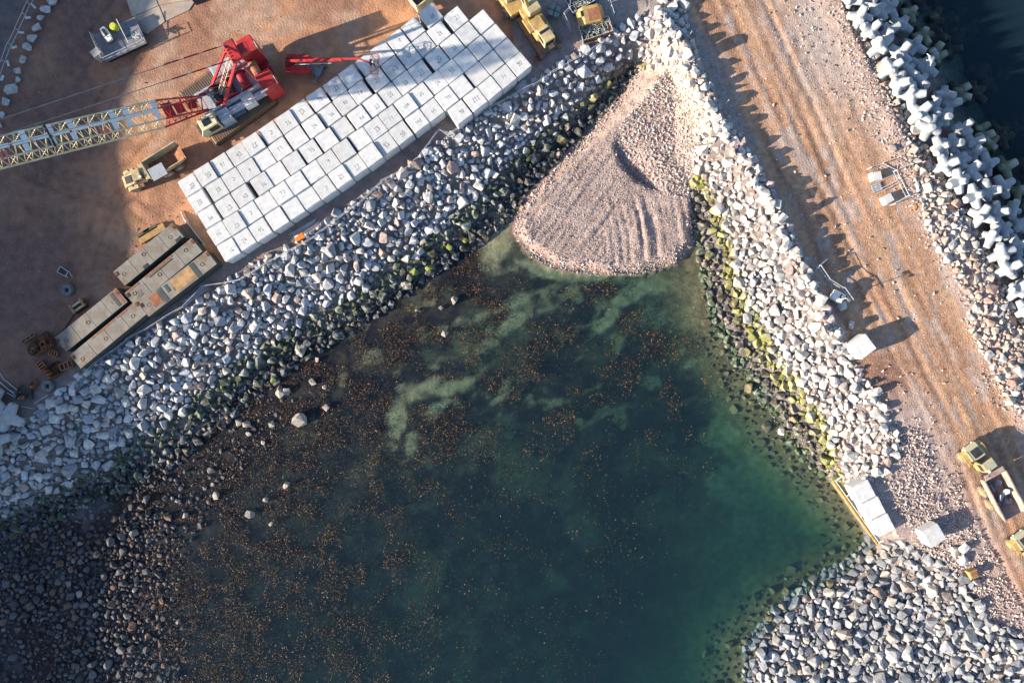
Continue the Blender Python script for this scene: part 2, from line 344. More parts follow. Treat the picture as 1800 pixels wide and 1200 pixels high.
# caterpillar-track ripples on the yard
ym, n, b, c, geo = mat('yard_dirt', (1,1,1), rough=.95, vary=.22, nscale=.8, bump=.8, bscale=4.0, src='attr', spec=.1)
c2, v = speckle(n, b, c, geo, 6, .80, 1, (.34,.25,.20), .30)
wv = n.nodes.new('ShaderNodeTexWave'); wv.inputs['Scale'].default_value = .75; wv.inputs['Distortion'].default_value = 14; wv.inputs['Detail'].default_value = 2; wv.inputs['Detail Scale'].default_value = .10
mp = n.nodes.new('ShaderNodeMapping'); mp.inputs['Rotation'].default_value = (0, 0, R(12)); L(n, geo.outputs['Position'], mp.inputs[0]); L(n, mp.outputs[0], wv.inputs[0])
msk = n.nodes.new('ShaderNodeTexNoise'); msk.inputs['Scale'].default_value = .11; L(n, geo.outputs['Position'], msk.inputs[0])
mr = n.nodes.new('ShaderNodeMapRange'); mr.inputs['From Min'].default_value = .50; mr.inputs['From Max'].default_value = .68; L(n, msk.outputs[0], mr.inputs[0])
mu = n.nodes.new('ShaderNodeMath'); mu.operation = 'MULTIPLY'; L(n, wv.outputs[0], mu.inputs[0]); L(n, mr.outputs[0], mu.inputs[1])
bp = n.nodes.new('ShaderNodeBump'); bp.inputs['Strength'].default_value = .12; bp.inputs['Distance'].default_value = .05
L(n, mu.outputs[0], bp.inputs['Height']); old = b.inputs['Normal'].links[0].from_node; L(n, old.outputs[0], bp.inputs['Normal']); L(n, bp.outputs[0], b.inputs['Normal'])
fz = zone[:-1, :-1]; idx = np.arange(nx*ny).reshape(nx, ny)
quads = np.stack([idx[:-1, :-1], idx[1:, :-1], idx[1:, 1:], idx[:-1, 1:]], -1)
VV = np.stack([GX, GY, GZ], -1).reshape(-1, 3); CC = COL.reshape(-1, 3)
def np_mesh(name, V, F, col=None, m=None, smoothf=False):
    me = bpy.data.meshes.new(name); k = F.shape[1]
    me.vertices.add(len(V)); me.vertices.foreach_set('co', V.astype(np.float32).ravel())
    me.loops.add(F.size); me.loops.foreach_set('vertex_index', F.astype(np.int32).ravel())
    me.polygons.add(len(F)); me.polygons.foreach_set('loop_start', np.arange(0, F.size, k, dtype=np.int32))
    try: me.polygons.foreach_set('loop_total', np.full(len(F), k, dtype=np.int32))
    except Exception: pass
    me.polygons.foreach_set('use_smooth', np.full(len(F), smoothf))
    if col is not None:
        a = me.color_attributes.new('col', 'FLOAT_COLOR', 'POINT')
        a.data.foreach_set('color', np.concatenate([col, np.ones((len(col), 1))], 1).astype(np.float32).ravel())
    me.update(calc_edges=True)
    if m: me.materials.append(m)
    return me
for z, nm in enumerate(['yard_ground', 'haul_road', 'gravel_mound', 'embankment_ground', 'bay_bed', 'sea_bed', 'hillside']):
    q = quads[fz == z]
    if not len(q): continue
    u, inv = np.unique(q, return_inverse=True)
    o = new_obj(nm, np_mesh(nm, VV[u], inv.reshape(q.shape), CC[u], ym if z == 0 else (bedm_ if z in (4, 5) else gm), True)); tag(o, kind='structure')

# ---------------------------------------------------------------- water: a clear murky body under a rippled surface
wm = bpy.data.materials.new('sea_water'); wm.use_nodes = True; n = wm.node_tree; n.nodes.clear()
out = n.nodes.new('ShaderNodeOutputMaterial'); tr = n.nodes.new('ShaderNodeBsdfTransparent'); gl = n.nodes.new('ShaderNodeBsdfGlossy'); gl.inputs['Roughness'].default_value = .08
ms = n.nodes.new('ShaderNodeMixShader')
tc = n.nodes.new('ShaderNodeNewGeometry'); nz = n.nodes.new('ShaderNodeTexNoise'); nz.inputs['Scale'].default_value = 1.4; nz.inputs['Detail'].default_value = 5
L(n, tc.outputs['Position'], nz.inputs[0]); bp = n.nodes.new('ShaderNodeBump'); bp.inputs['Strength'].default_value = .6; bp.inputs['Distance'].default_value = .14
L(n, nz.outputs[0], bp.inputs['Height']); L(n, bp.outputs[0], gl.inputs['Normal'])
dt = n.nodes.new('ShaderNodeVectorMath'); dt.operation = 'DOT_PRODUCT'; L(n, tc.outputs['Incoming'], dt.inputs[0]); L(n, bp.outputs[0], dt.inputs[1])
def mth(op, *a):
    m_ = n.nodes.new('ShaderNodeMath'); m_.operation = op
    for i_, v_ in enumerate(a):
        if isinstance(v_, (int, float)): m_.inputs[i_].default_value = v_
        else: L(n, v_, m_.inputs[i_])
    return m_.outputs[0]
fz_ = mth('MULTIPLY_ADD', mth('POWER', mth('SUBTRACT', 1.0, mth('MINIMUM', mth('ABSOLUTE', dt.outputs['Value']), 1.0)), 5.0), .98, .02)   # Schlick, the same seen from above and below
L(n, fz_, ms.inputs[0]); L(n, tr.outputs[0], ms.inputs[1]); L(n, gl.outputs[0], ms.inputs[2]); L(n, ms.outputs[0], out.inputs['Surface'])
va = n.nodes.new('ShaderNodeVolumeAbsorption'); va.inputs['Color'].default_value = (.10, .50, .43, 1); va.inputs['Density'].default_value = .36
vs = n.nodes.new('ShaderNodeVolumeScatter'); vs.inputs['Color'].default_value = (.20, .35, .56, 1); vs.inputs['Density'].default_value = .085
ad = n.nodes.new('ShaderNodeAddShader'); L(n, va.outputs[0], ad.inputs[0]); L(n, vs.outputs[0], ad.inputs[1]); L(n, ad.outputs[0], out.inputs['Volume'])
wm.cycles.homogeneous_volume = True
mb = MB().box((0, 0, (ZW-30)/2), (5000, 5000, 30+ZW)); mb.v = [(x, y, ZW if z > -10 else -30) for x, y, z in mb.v]
tag(mb.build('sea_water', wm), kind='structure')

# ---------------------------------------------------------------- rocks
def rock_mesh(seed, npt=15, sharp=.5):
    r = random.Random(seed); bm = bmesh.new(); sx, sy, sz = 1, r.uniform(.68, .95), r.uniform(.55, .85)
    for i in range(npt):
        v = Vector((r.gauss(0, 1), r.gauss(0, 1), r.gauss(0, 1))).normalized()
        m = max(abs(v.x), abs(v.y), abs(v.z)); v = v*((1-sharp)+sharp/m*.85)
        bm.verts.new((v.x*sx, v.y*sy, v.z*sz))
    h = bmesh.ops.convex_hull(bm, input=bm.verts)
    bmesh.ops.delete(bm, geom=[v for v in bm.verts if not v.link_faces], context='VERTS')
    bmesh.ops.triangulate(bm, faces=bm.faces); bm.verts.index_update()
    V = np.array([v.co[:] for v in bm.verts]); F = np.array([[v.index for v in f.verts] for f in bm.faces]); bm.free()
    return V, F
def bevel_mesh(V, F, w=.09):
    bm = bmesh.new(); vs = [bm.verts.new(v) for v in V]
    for f in F: bm.faces.new([vs[i] for i in f])
    bmesh.ops.dissolve_limit(bm, angle_limit=R(8), verts=bm.verts, edges=bm.edges)
    bmesh.ops.bevel(bm, geom=list(bm.edges)+list(bm.verts), offset=w, segments=1, affect='EDGES', clamp_overlap=True)
    bmesh.ops.triangulate(bm, faces=bm.faces); bm.verts.index_update()
    V = np.array([v.co[:] for v in bm.verts]); F = np.array([[v.index for v in f.verts] for f in bm.faces]); bm.free(); return V, F
ROCKS = [bevel_mesh(*rock_mesh(100+i, 12+i % 5, .55), w=.07) for i in range(18)]
PEBS = [rock_mesh(300+i, 8, .3) for i in range(8)]
ROUND = [bevel_mesh(*rock_mesh(500+i, 16, .15), w=.12) for i in range(8)]
def rock_mat(name, src, algae):
    m, n, b, c, geo = mat(name, (1,1,1), rough=.85, vary=.28, nscale=2.6, bump=.6, bscale=5, src=src, spec=.25)
    if src == 'obj':   # keep the relief in world space so that copies differ
        for nd in n.nodes:
            if nd.type == 'TEX_NOISE': L(n, geo.outputs['Position'], nd.inputs['Vector'])
    if algae:
        s = n.nodes.new('ShaderNodeSeparateXYZ'); L(n, geo.outputs['Position'], s.inputs[0])
        nz = n.nodes.new('ShaderNodeTexNoise'); nz.inputs['Scale'].default_value = .55; nz.inputs['Detail'].default_value = 5; L(n, geo.outputs['Position'], nz.inputs[0])
        ma = n.nodes.new('ShaderNodeMath'); ma.operation = 'MULTIPLY_ADD'; ma.inputs[1].default_value = 1.5; L(n, nz.outputs[0], ma.inputs[0]); L(n, s.outputs['Z'], ma.inputs[2])
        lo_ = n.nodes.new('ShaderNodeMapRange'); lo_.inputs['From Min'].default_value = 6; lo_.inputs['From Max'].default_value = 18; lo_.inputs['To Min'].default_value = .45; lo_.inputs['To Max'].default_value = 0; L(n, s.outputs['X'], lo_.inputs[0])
        a2_ = n.nodes.new('ShaderNodeMath'); L(n, ma.outputs[0], a2_.inputs[0]); L(n, lo_.outputs[0], a2_.inputs[1]); ma = a2_   # the weed line sits lower on the sheltered bank
        mr = n.nodes.new('ShaderNodeMapRange'); mr.inputs['From Min'].default_value = -3.95; mr.inputs['From Max'].default_value = -.45; L(n, ma.outputs[0], mr.inputs[0])
        cr = n.nodes.new('ShaderNodeValToRGB'); e = cr.color_ramp.elements
        e[0].position = 0; e[0].color = (.04,.07,.02,1); e[1].position = .22; e[1].color = (.05,.10,.03,1)
        for p, col in ((.32,(.035,.03,.025,1)), (.46,(.04,.035,.028,1)), (.54,(.20,.20,.025,1)), (.66,(.32,.31,.06,1)), (.72,(.38,.36,.14,1))): x = e.new(p); x.color = col
        L(n, mr.outputs[0], cr.inputs[0])
        # duller weed on the west bank, with the bank's shade painted into its colour
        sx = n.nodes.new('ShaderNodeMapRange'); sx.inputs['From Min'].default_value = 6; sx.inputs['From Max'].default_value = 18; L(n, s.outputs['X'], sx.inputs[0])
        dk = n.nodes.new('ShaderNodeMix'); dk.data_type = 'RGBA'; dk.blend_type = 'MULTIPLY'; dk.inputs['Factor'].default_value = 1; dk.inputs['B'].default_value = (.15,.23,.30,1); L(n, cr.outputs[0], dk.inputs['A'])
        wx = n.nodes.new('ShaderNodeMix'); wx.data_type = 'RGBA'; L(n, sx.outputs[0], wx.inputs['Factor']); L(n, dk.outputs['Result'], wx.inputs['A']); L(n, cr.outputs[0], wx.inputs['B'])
        f = n.nodes.new('ShaderNodeMapRange'); f.inputs['From Min'].default_value = .66; f.inputs['From Max'].default_value = .76; f.inputs['To Min'].default_value = .92; f.inputs['To Max'].default_value = 0
        L(n, mr.outputs[0], f.inputs[0])
        pn_ = n.nodes.new('ShaderNodeTexNoise'); pn_.inputs['Scale'].default_value = 1.7; pn_.inputs['Detail'].default_value = 6; L(n, geo.outputs['Position'], pn_.inputs['Vector'])
        pr_ = n.nodes.new('ShaderNodeMapRange'); pr_.inputs['From Min'].default_value = .35; pr_.inputs['From Max'].default_value = .52; pr_.inputs['To Min'].default_value = .45; L(n, pn_.outputs[0], pr_.inputs[0])
        pm_ = n.nodes.new('ShaderNodeMath'); pm_.operation = 'MULTIPLY'; L(n, f.outputs[0], pm_.inputs[0]); L(n, pr_.outputs[0], pm_.inputs[1])
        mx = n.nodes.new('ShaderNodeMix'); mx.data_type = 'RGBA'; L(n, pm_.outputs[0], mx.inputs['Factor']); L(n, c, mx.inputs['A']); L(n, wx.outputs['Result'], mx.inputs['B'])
        # slimy film keeps a little of the stone's own variation
        L(n, mx.outputs['Result'], b.inputs['Base Color'])
    return m
RM = {(s, a): rock_mat('stone_'+('weedy_' if a else '')+s, s, a) for s in ('obj', 'attr') for a in (0, 1)}
PM = {}
def proto_mesh(kind, i, algae):
    key = (kind, i, algae)
    if key not in PM:
        V, F = {'r': ROCKS, 'o': ROUND, 'p': PEBS}[kind][i]; PM[key] = np_mesh('rock', V, F, None, RM[('obj', algae)])
    return PM[key]
def rotmats(n, tilt=.5):
    a = rng.uniform(0, 2*np.pi, n); bx = rng.normal(0, tilt, n); by = rng.normal(0, tilt, n)
    ca, sa, cx, sx, cy, sy = np.cos(a), np.sin(a), np.cos(bx), np.sin(bx), np.cos(by), np.sin(by); o = np.zeros(n)+0.; i = np.zeros(n)+1.
    Rz = np.stack([ca, -sa, o, sa, ca, o, o, o, i], -1).reshape(n, 3, 3); Rx = np.stack([i, o, o, o, cx, -sx, o, sx, cx], -1).reshape(n, 3, 3)
    Ry = np.stack([cy, o, sy, o, i, o, -sy, o, cy], -1).reshape(n, 3, 3); return Rx @ Ry @ Rz
def join_inst(name, protos, pid, loc, rot, scl, col, m, parent=None, kind='stuff'):
    Vs, Fs, Cs, off = [], [], [], 0
    for p in range(len(protos)):
        k = np.where(pid == p)[0]
        if not len(k): continue
        V, F = protos[p]; W = np.einsum('nij,nvj->nvi', rot[k], V[None]*scl[k][:, None, :])+loc[k][:, None, :]
        Vs.append(W.reshape(-1, 3)); Fs.append((F[None]+(off+np.arange(len(k))*len(V))[:, None, None]).reshape(-1, 3))
        Cs.append(np.repeat(col[k], len(V), 0)); off += len(k)*len(V)
    o = new_obj(name, np_mesh(name, np.concatenate(Vs), np.concatenate(Fs), np.concatenate(Cs), m), parent)
    if kind: o['kind'] = kind
    return o
def scatter(poly, z, sizes, n_try, pack=.80, mask=None, seed=0, seedpts=None):
    """dart throwing, big stones first; sizes = list of (radius lo, hi, tries)"""
    pl = wp(poly, z); xs = [p[0] for p in pl]; ys = [p[1] for p in pl]; r_ = np.random.default_rng(seed)
    cell = 1.0; grid = {}; res = []
    for lo, hi, tries, pk in sizes:
        X = r_.uniform(min(xs), max(xs), tries); Y = r_.uniform(min(ys), max(ys), tries); ok = inside(X, Y, pl)
        if mask is not None: ok &= r_.random(tries) < mask(X, Y)
        X = X[ok]; Y = Y[ok]; RR = np.sort(lo+(hi-lo)*r_.random(len(X))**1.6)[::-1]
        for x, y, r in zip(X.tolist(), Y.tolist(), RR.tolist()):
            i, j = int(x//cell), int(y//cell); good = True
            for a in range(i-2, i+3):
                for b_ in range(j-2, j+3):
                    for (x2, y2, r2) in grid.get((a, b_), ()):
                        if (x-x2)**2+(y-y2)**2 < (pk*(r+r2))**2: good = False; break
                    if not good: break
                if not good: break
            if good: grid.setdefault((i, j), []).append((x, y, r)); res.append((x, y, r))
    return np.array(res)
def palette(n, cols, wts, var=.12):
    k = rng.choice(len(cols), n, p=np.array(wts)/sum(wts)); c = np.array(cols)[k]*(1+rng.normal(0, var, n))[:, None]; return np.clip(c, .01, .9)
GREYS = [(.45,.46,.48),(.37,.38,.41),(.51,.50,.47),(.47,.40,.36),(.41,.31,.27),(.31,.32,.34),(.55,.54,.51)]
def rock_field(name, label, pts, cols, wts, algae, protos='r', lift=.12, nmax=300, cat='rock armour', tilt=.45, flat=1.0, kind=None, zmin=None):
    PR = {'r': ROCKS, 'o': ROUND, 'p': PEBS}[protos]
    n = len(pts); z = zat(pts[:, 0], pts[:, 1]); r = pts[:, 2]*1.17
    loc = np.stack([pts[:, 0], pts[:, 1], z+r*lift+rng.uniform(-.15, .45, n)*r], 1)
    pid = rng.integers(0, len(PR), n); rot = rotmats(n, tilt); scl = np.stack([r, r*rng.uniform(.85, 1.1, n), r*flat*rng.uniform(.85, 1.15, n)], 1)
    col = palette(n, cols, wts); order = np.argsort(-r)
    vis = np.array([abs(x) < 66 and abs(y) < 45 for x, y in pts[order, :2]]); order = np.concatenate([order[vis], order[~vis]])
    par = empty(name, (0, 0, 0), 0, label, cat)
    if kind: par['kind'] = kind; del par['category']
    for i in order[:nmax]:
        o = new_obj('rock', proto_mesh(protos, int(pid[i]), algae), par)
        m = Matrix(rot[i].tolist()).to_4x4() @ Matrix.Diagonal((*scl[i], 1)); m.translation = loc[i]; o.matrix_world = m
        o.matrix_basis = m; o.color = (*col[i], 1)
    k = order[nmax:]
    if len(k): join_inst('loose_rocks', PR, pid[k], loc[k], rot[k], scl[k], col[k], RM[('attr', algae)], par)
    print(name, n); return par
def off(poly, d): return [(x, y+d) for x, y in poly]
wpoly = [(-60,795),(0,760),(60,735),(110,697),(160,655),(200,628),(250,600),(330,550),(400,506),(440,476),(500,450),(560,408),(640,352),(720,300),(780,254),(850,206),(905,171),(960,136),(1020,100),(1060,74),(1110,40),(1180,40),(1212,100),(1200,130),(1160,120),(1128,115),(1090,165),(1050,205),(1000,255),(930,330),(895,385),(850,425),(800,455),(740,500),(650,560),(560,615),(480,665),(400,735),(300,820),(200,865),(100,915),(0,955),(-60,985)]
pts = scatter(wpoly, -2, [(.75, .95, 500, .85), (.48, .72, 9000, .72), (.32, .48, 45000, .70), (.2, .32, 45000, .70)], 0, seed=1)
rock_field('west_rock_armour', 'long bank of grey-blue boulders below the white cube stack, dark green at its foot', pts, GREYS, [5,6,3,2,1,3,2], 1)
epoly = [(1150,-40),(1185,-40),(1205,60),(1218,120),(1250,180),(1290,250),(1325,300),(1350,345),(1382,425),(1410,480),(1432,530),(1462,592),(1500,648),(1535,700),(1566,762),(1560,800),(1540,830),(1495,850),(1465,845),(1440,825),(1395,775),(1440,800),(1390,740),(1345,700),(1298,632),(1262,565),(1240,482),(1222,350),(1224,250),(1222,190),(1205,120),(1180,85),(1150,60)]
pts = scatter(epoly, -1.5, [(.70, .9, 300, .85), (.46, .68, 9000, .72), (.31, .46, 45000, .70), (.2, .31, 30000, .70)], 0, seed=2)
crest = scatter([(x-14+3*math.sin(y), y) for x, y in [(1195,95),(1225,150),(1250,190),(1290,260),(1325,310),(1350,360),(1385,430),(1410,480),(1435,530),(1465,592)]]+[(x+6, y) for x, y in [(1465,592),(1435,530),(1410,480),(1385,430),(1350,360),(1325,310),(1290,260),(1250,190),(1225,150),(1195,95)]], .5, [(.45, .75, 4000, .95)], 0, seed=12)
E = [(.52,.49,.46),(.44,.42,.41),(.55,.52,.47),(.48,.39,.36),(.40,.31,.28),(.34,.35,.36)]
rock_field('east_rock_armour', 'sunlit bank of pale boulders between bay and haul road, olive at its foot', np.concatenate([pts]), E, [5,4,3,2,1,2], 1)
crest[:, 2] *= 1.0; 
rf = rock_field('roadside_boulder_crest', 'row of pale boulders on the crest of the bank along the haul road', crest, E, [5,4,3,2,1,2], 0, lift=.75, flat=1.25)
spoly = [(1545,950),(1575,945),(1612,965),(1640,985),(1665,1000),(1700,1010),(1690,1035),(1712,1060),(1735,1085),(1790,1110),(1850,1130),(1900,1300),(1320,1300),(1322,1150),(1380,1078),(1430,1040),(1480,1012),(1525,985)]
pts = scatter(spoly, -1.5, [(.75, 1.0, 350, .85), (.46, .70, 9000, .72), (.31, .46, 45000, .70), (.18, .31, 45000, .70)], 0, seed=3)
rock_field('south_rock_armour', 'broad heap of grey boulders at the bottom right corner beside the green water', pts, [(.34,.34,.345),(.25,.26,.28),(.38,.355,.32),(.18,.19,.21),(.33,.27,.24)], [5,5,3,3,1], 0)
rpoly = [(1480,-40),(1500,20),(1525,90),(1550,150),(1585,230),(1600,290),(1610,330),(1625,400),(1655,450),(1695,520),(1700,560),(1715,600),(1740,650),(1775,710),(1850,790),(1850,650),(1800,560),(1780,510),(1750,440),(1710,380),(1680,335),(1640,280),(1610,210),(1580,140),(1540,90),(1510,30),(1490,-40)]
pts = scatter(rpoly, 0, [(.55, .85, 500, .85), (.36, .55, 5000, .78), (.2, .36, 26000, .76), (.12,.2,20000,.75)], 0, seed=4)
rock_field('seaward_rubble_band', 'band of tan and grey rubble between the haul road and the white armour units', pts, [(.44,.38,.33),(.38,.31,.27),(.48,.43,.36),(.38,.38,.39),(.40,.28,.23)], [4,3,3,4,2], 0, cat='rubble')
# cobble shore at the lower left
def cobmask(X, Y):
    a, b_ = px_of(X, Y, -4); t = smooth(330, 90, a-(b_-900)*.28+90*(fbm(X, Y, 5, 4)-.5)); return np.maximum(t, .05)
cpoly = [(-60,930),(0,945),(100,900),(180,870),(260,830),(340,770),(400,720),(470,670),(520,690),(500,760),(420,830),(360,900),(330,980),(310,1060),(330,1130),(300,1250),(-60,1250)]
def cm2(X, Y):
    a, b_ = px_of(X, Y, -4); bare = (((a-165)/70)**2+((b_-900)/38)**2 < 1) | (((a-40)/60)**2+((b_-1150)/60)**2 < 1); return np.where(bare, .1, cobmask(X, Y))
pts = scatter(cpoly, -4, [(.38, .62, 2500, .95), (.22, .38, 26000, .86), (.14, .22, 30000, .86)], 0, seed=5, mask=cm2)
rock_field('cobble_shore', 'shore of small dark rounded cobbles in the lower left corner', pts, [(.11,.105,.11),(.15,.14,.14),(.075,.07,.075),(.25,.22,.20),(.17,.115,.09)], [4,3,5,.5,4], 0, protos='o', cat='cobbles')
# weed-covered stones in the bay, east toe below water
pts = scatter([(1235,470),(1262,560),(1298,630),(1348,700),(1395,770),(1445,830),(1472,862),(1535,960),(1528,985),(1450,1030),(1380,1080),(1325,1150),(1300,1250),(1200,1250),(1240,1130),(1330,1040),(1440,980),(1460,930),(1400,860),(1330,790),(1280,700),(1230,600)], -4.6, [(.45, .8, 260, 1.2), (.18, .4, 5000, 1.1)], 0, seed=6)
k = pdist(pts[:, 0], pts[:, 1], BAY) < 6; pts = pts[k]
rock_field('sunken_stones', 'brownish stones under the shallow green water at the foot of the quay', pts, [(.14,.12,.08),(.20,.16,.09),(.10,.10,.06)], [1,1,1], 0, protos='o', nmax=200, cat='stones')

# single boulders that stand apart --------------------------------------------
def boulder(px, py, r, label, col=(.42,.40,.38), kind='r', algae=0, sink=.35, group=None, flat=.8, base=None, seed=None):
    g = G(px, py) if base is None else P(px, py, base); i = random.randrange(8)
    o = new_obj('boulder', proto_mesh(kind, i, algae)); o.location = (g.x, g.y, g.z+r*(.75-sink))
    o.rotation_euler = (random.uniform(-.3, .3), random.uniform(-.3, .3), random.uniform(0, 6)); o.scale = (r, r*random.uniform(.85, 1.1), r*flat); o.color = (*col, 1)
    return tag(o, label, 'boulder', group)
edge_row = [(92,0,1.0),(84,19,.8),(74,33,.55),(68,51,.75),(61,69,.75),(50,85,.65),(42,106,.6),(34,126,.6),(33,142,.5),(22,158,.95),(12,180,.7),(4,202,.6),(0,220,.55)]
for i, (a, b_, r) in enumerate(edge_row):
    boulder(a, b_, r, f'pale boulder on the dark dirt track, {ORD[i]} from the top', (.46,.45,.45), group='boulders lining the dirt track')
shal = [(531,615,1.05,'largest pale boulder in the dark weedy shallows beside the green rocks'),(527,738,1.1,'whitish twin-topped boulder in the weed below the upper left shore'),(504,852,.6,'pale boulder alone in the weed, lower middle left'),(440,903,.75,'long pale boulder standing in the weed, lowest of the bright ones'),(468,878,.4,'small pale boulder just above the long upright one'),(381,870,.65,'rounded pale boulder in the weed right of the cobbles'),(372,827,.55,'angular grey boulder near the cobble edge above the rounded one'),
 (798,528,.65,'round pale stone in the weed near the gravel mound side'),(782,586,.5,'pointed pale stone poking from dark weed in mid bay'),(733,545,.3,'slim pale stone in the weed left of the pointed one'),(775,541,.35,'small smooth pale stone in weed below the round pale one'),(713,500,.65,'upright pale boulder at the foot of the dark green rocks'),(494,690,.75,'left one of two long boulders lying together on the shore'),(504,688,.7,'right one of two long boulders lying together on the shore'),(550,672,.6,'knobbly pale boulder in the weed right of the shore'),(573,716,.55,'tilted grey boulder in weed right of the twin-topped one'),(571,680,.4,'small boulder in weed above the tilted grey one'),(435,745,.6,'pale boulder at the lower end of a boulder cluster on the shore'),(420,742,.55,'grey boulder left in the cluster at the shore edge'),(410,728,.5,'small boulder topmost of the cluster at the shore edge'),(478,745,.5,'brownish boulder between the cluster and the twin-topped one'),(463,778,.4,'greyish stone alone in dense brown weed below the cluster'),(437,762,.5,'tall narrow boulder just below the shore cluster'),(618,585,.35,'small tan stone in weed right of the green rock foot'),
 (688,535,.5,'tan stone in weed near the dark green rocks'),(643,545,.35,'tan pointed stone by the waterline of the dark rocks'),(522,645,.4,'stone just below the largest pale boulder'),(558,632,.4,'stone in weed right of the largest pale boulder'),(676,410,.0,''),(477,920,.35,'faint stone in weed right of the long upright one'),(326,905,.5,'stone at the right edge of the bare rock slab'),(313,880,.4,'small stone above the bare rock slab edge')]
for a, b_, r, lb in shal:
    if r: boulder(a, b_, r*1.05, lb, (.34,.30,.26), 'r', base=ZW+.05*r-.1, flat=.75, sink=.45)
for a, b_, r, lb in ((755,472,.6,'round olive stone standing in shallow water near the sandy patch'),(728,478,.7,'bright green weedy stone beside the round olive one'),(776,432,.5,'bright green pointed stone in the shade left of the sand patch'),(790,434,.6,'green weedy stone right next to the sand patch'),(818,423,.4,'small green stone at the upper edge of the sand patch'),(482,668,.5,'bright yellow-green stone at the foot of the dark rocks')):
    boulder(a, b_, r, lb, (.22,.26,.06), 'o', base=ZW+.2, flat=.9, sink=.3)
for a, b_, r, lb in ((1480,538,.75,'pale boulder beside the white box on the road edge'),(1495,571,.6,'lone tan boulder in the shade between white box and concrete block'),(1373,758,.6,'lone pale boulder lying in the shallow water off the pebble spit'),(504,435,.55,'pale upright boulder between the block stack and the rail'),(473,450,.6,'cream boulder left of the upright one below the block stack'),
  (1676,967,.75,'reddish-grey painted boulder at the top of the south heap'),(1692,962,.85,'white boulder topmost on the south heap next to the yellow cube'),(1690,982,.8,'pale squarish boulder just below the topmost white one'),(1645,955,.5,'tan boulder in the dark hollow below the lone block'),(1719,1064,.85,'bright white boulder at the right edge of the south heap'),(1275,560,.5,'slim rust-coloured stone at the foot of the east bank'),(1566,263,.7,'whitish square stone on the grey gravel right of the haul road'),(1478,700,.0,'')):
    if r: boulder(a, b_, r, lb, (.62,.60,.56) if 'white' in lb or 'pale' in lb else (.46,.38,.32), base=(ZW if 'water' in lb else None))
# bare rock outcrop on the shore
pts_ = [(95,890),(120,868),(165,862),(205,875),(215,905),(190,935),(150,950),(118,940),(100,915)]
bm = bmesh.new(); ring = [bm.verts.new((*P(a, b_, -4)[:2], -4.3)) for a, b_ in pts_]
rr_ = [bm.verts.new((*P(155+(a-155)*.72, 905+(b_-905)*.7, -4)[:2], -3.75+random.uniform(-.2, .2))) for a, b_ in pts_]; cc_ = bm.verts.new((*P(155, 905, -4)[:2], -3.5))
for i in range(len(pts_)):
    j = (i+1) % len(pts_); bm.faces.new((ring[i], ring[j], rr_[j], rr_[i])); bm.faces.new((rr_[i], rr_[j], cc_))
bmesh.ops.subdivide_edges(bm, edges=bm.edges, cuts=3, use_grid_fill=True)
for v in bm.verts: v.co.z += .25*(vnoise(np.array(v.co.x*1.1), np.array(v.co.y*.8))-.5)+.12*(vnoise(np.array(v.co.x*3), np.array(v.co.y*3))-.5)
bmesh.ops.recalc_face_normals(bm, faces=bm.faces)
me = bpy.data.meshes.new('rock_outcrop'); bm.to_mesh(me); bm.free(); me.materials.append(M_('outcrop', (.075,.07,.078), rough=.9, vary=.35, nscale=1.2, bump=1, bscale=2.5))
tag(new_obj('rock_outcrop', me), 'bare purplish-grey bedrock hump between the dark boulders and the cobbles', 'bedrock')

# gravel and small stones -------------------------------------------------------
def gravel(name, poly, z, n, rlo, rhi, cols, wts, mask=None, sink=.3, zlim=None):
    pl = wp(poly, z); xs = [p[0] for p in pl]; ys = [p[1] for p in pl]
    X = rng.uniform(min(xs), max(xs), n*3); Y = rng.uniform(min(ys), max(ys), n*3); ok = inside(X, Y, pl)
    if mask is not None: ok &= rng.random(len(X)) < mask(X, Y)
    X = X[ok][:n]; Y = Y[ok][:n]; k = len(X); r = rlo+(rhi-rlo)*rng.random(k)**3
    Z = zat(X, Y)+r*(.6-sink); loc = np.stack([X, Y, Z], 1)
    scl = np.stack([r, r*rng.uniform(.7, 1, k), r*rng.uniform(.6, .9, k)], 1)
    o = join_inst(name, PEBS, rng.integers(0, len(PEBS), k), loc, rotmats(k, .5), scl, palette(k, cols, wts, .15), RM[('attr', 0)], None, 'stuff')
    print(name, k); return o
PK = [(.50,.41,.37),(.43,.33,.30),(.54,.48,.44),(.36,.26,.23),(.46,.46,.46)]
mpoly = [(905,380),(903,410),(930,447),(972,472),(1050,483),(1130,481),(1188,464),(1226,430),(1228,340),(1228,250),(1222,160),(1196,92),(1150,72),(1118,112),(1086,168),(1030,232),(968,302),(918,354)]
gravel('mound_gravel', mpoly, -3, 30000, .04, .12, PK, [4,4,3,2,1], sink=.2)
def medge(X, Y): 
    d = pdist(X, Y, MOUND); a, b_ = px_of(X, Y, -3); return np.maximum(smooth(2.2, .4, d), smooth(0, .5, np.where(inside(X, Y, LOBE), 1., 0.))*.8)
gravel('mound_stones', mpoly, -3, 6500, .12, .30, PK, [4,3,4,2,2], mask=medge, sink=.15)
def rmask(X, Y):
    a, b_ = px_of(X, Y, 0); w_ = (a-1210)*ROADN[0]+b_*ROADN[1]
    t = smooth(185, 225, w_+50*(fbm(X, Y, 5, 3)-.5))+.12*smooth(110, 190, w_+90*(fbm(X, Y, 6, 3, 4)-.5))*smooth(330, 120, b_)+smooth(0, -20, w_)*.25
    return np.clip(t+.02, 0, 1)
rp = [(1150,-20),(1480,-20),(1510,60),(1560,170),(1600,290),(1625,400),(1700,540),(1740,640),(1800,740),(1830,820),(1640,760),(1560,640),(1400,440),(1300,260),(1200,90)]
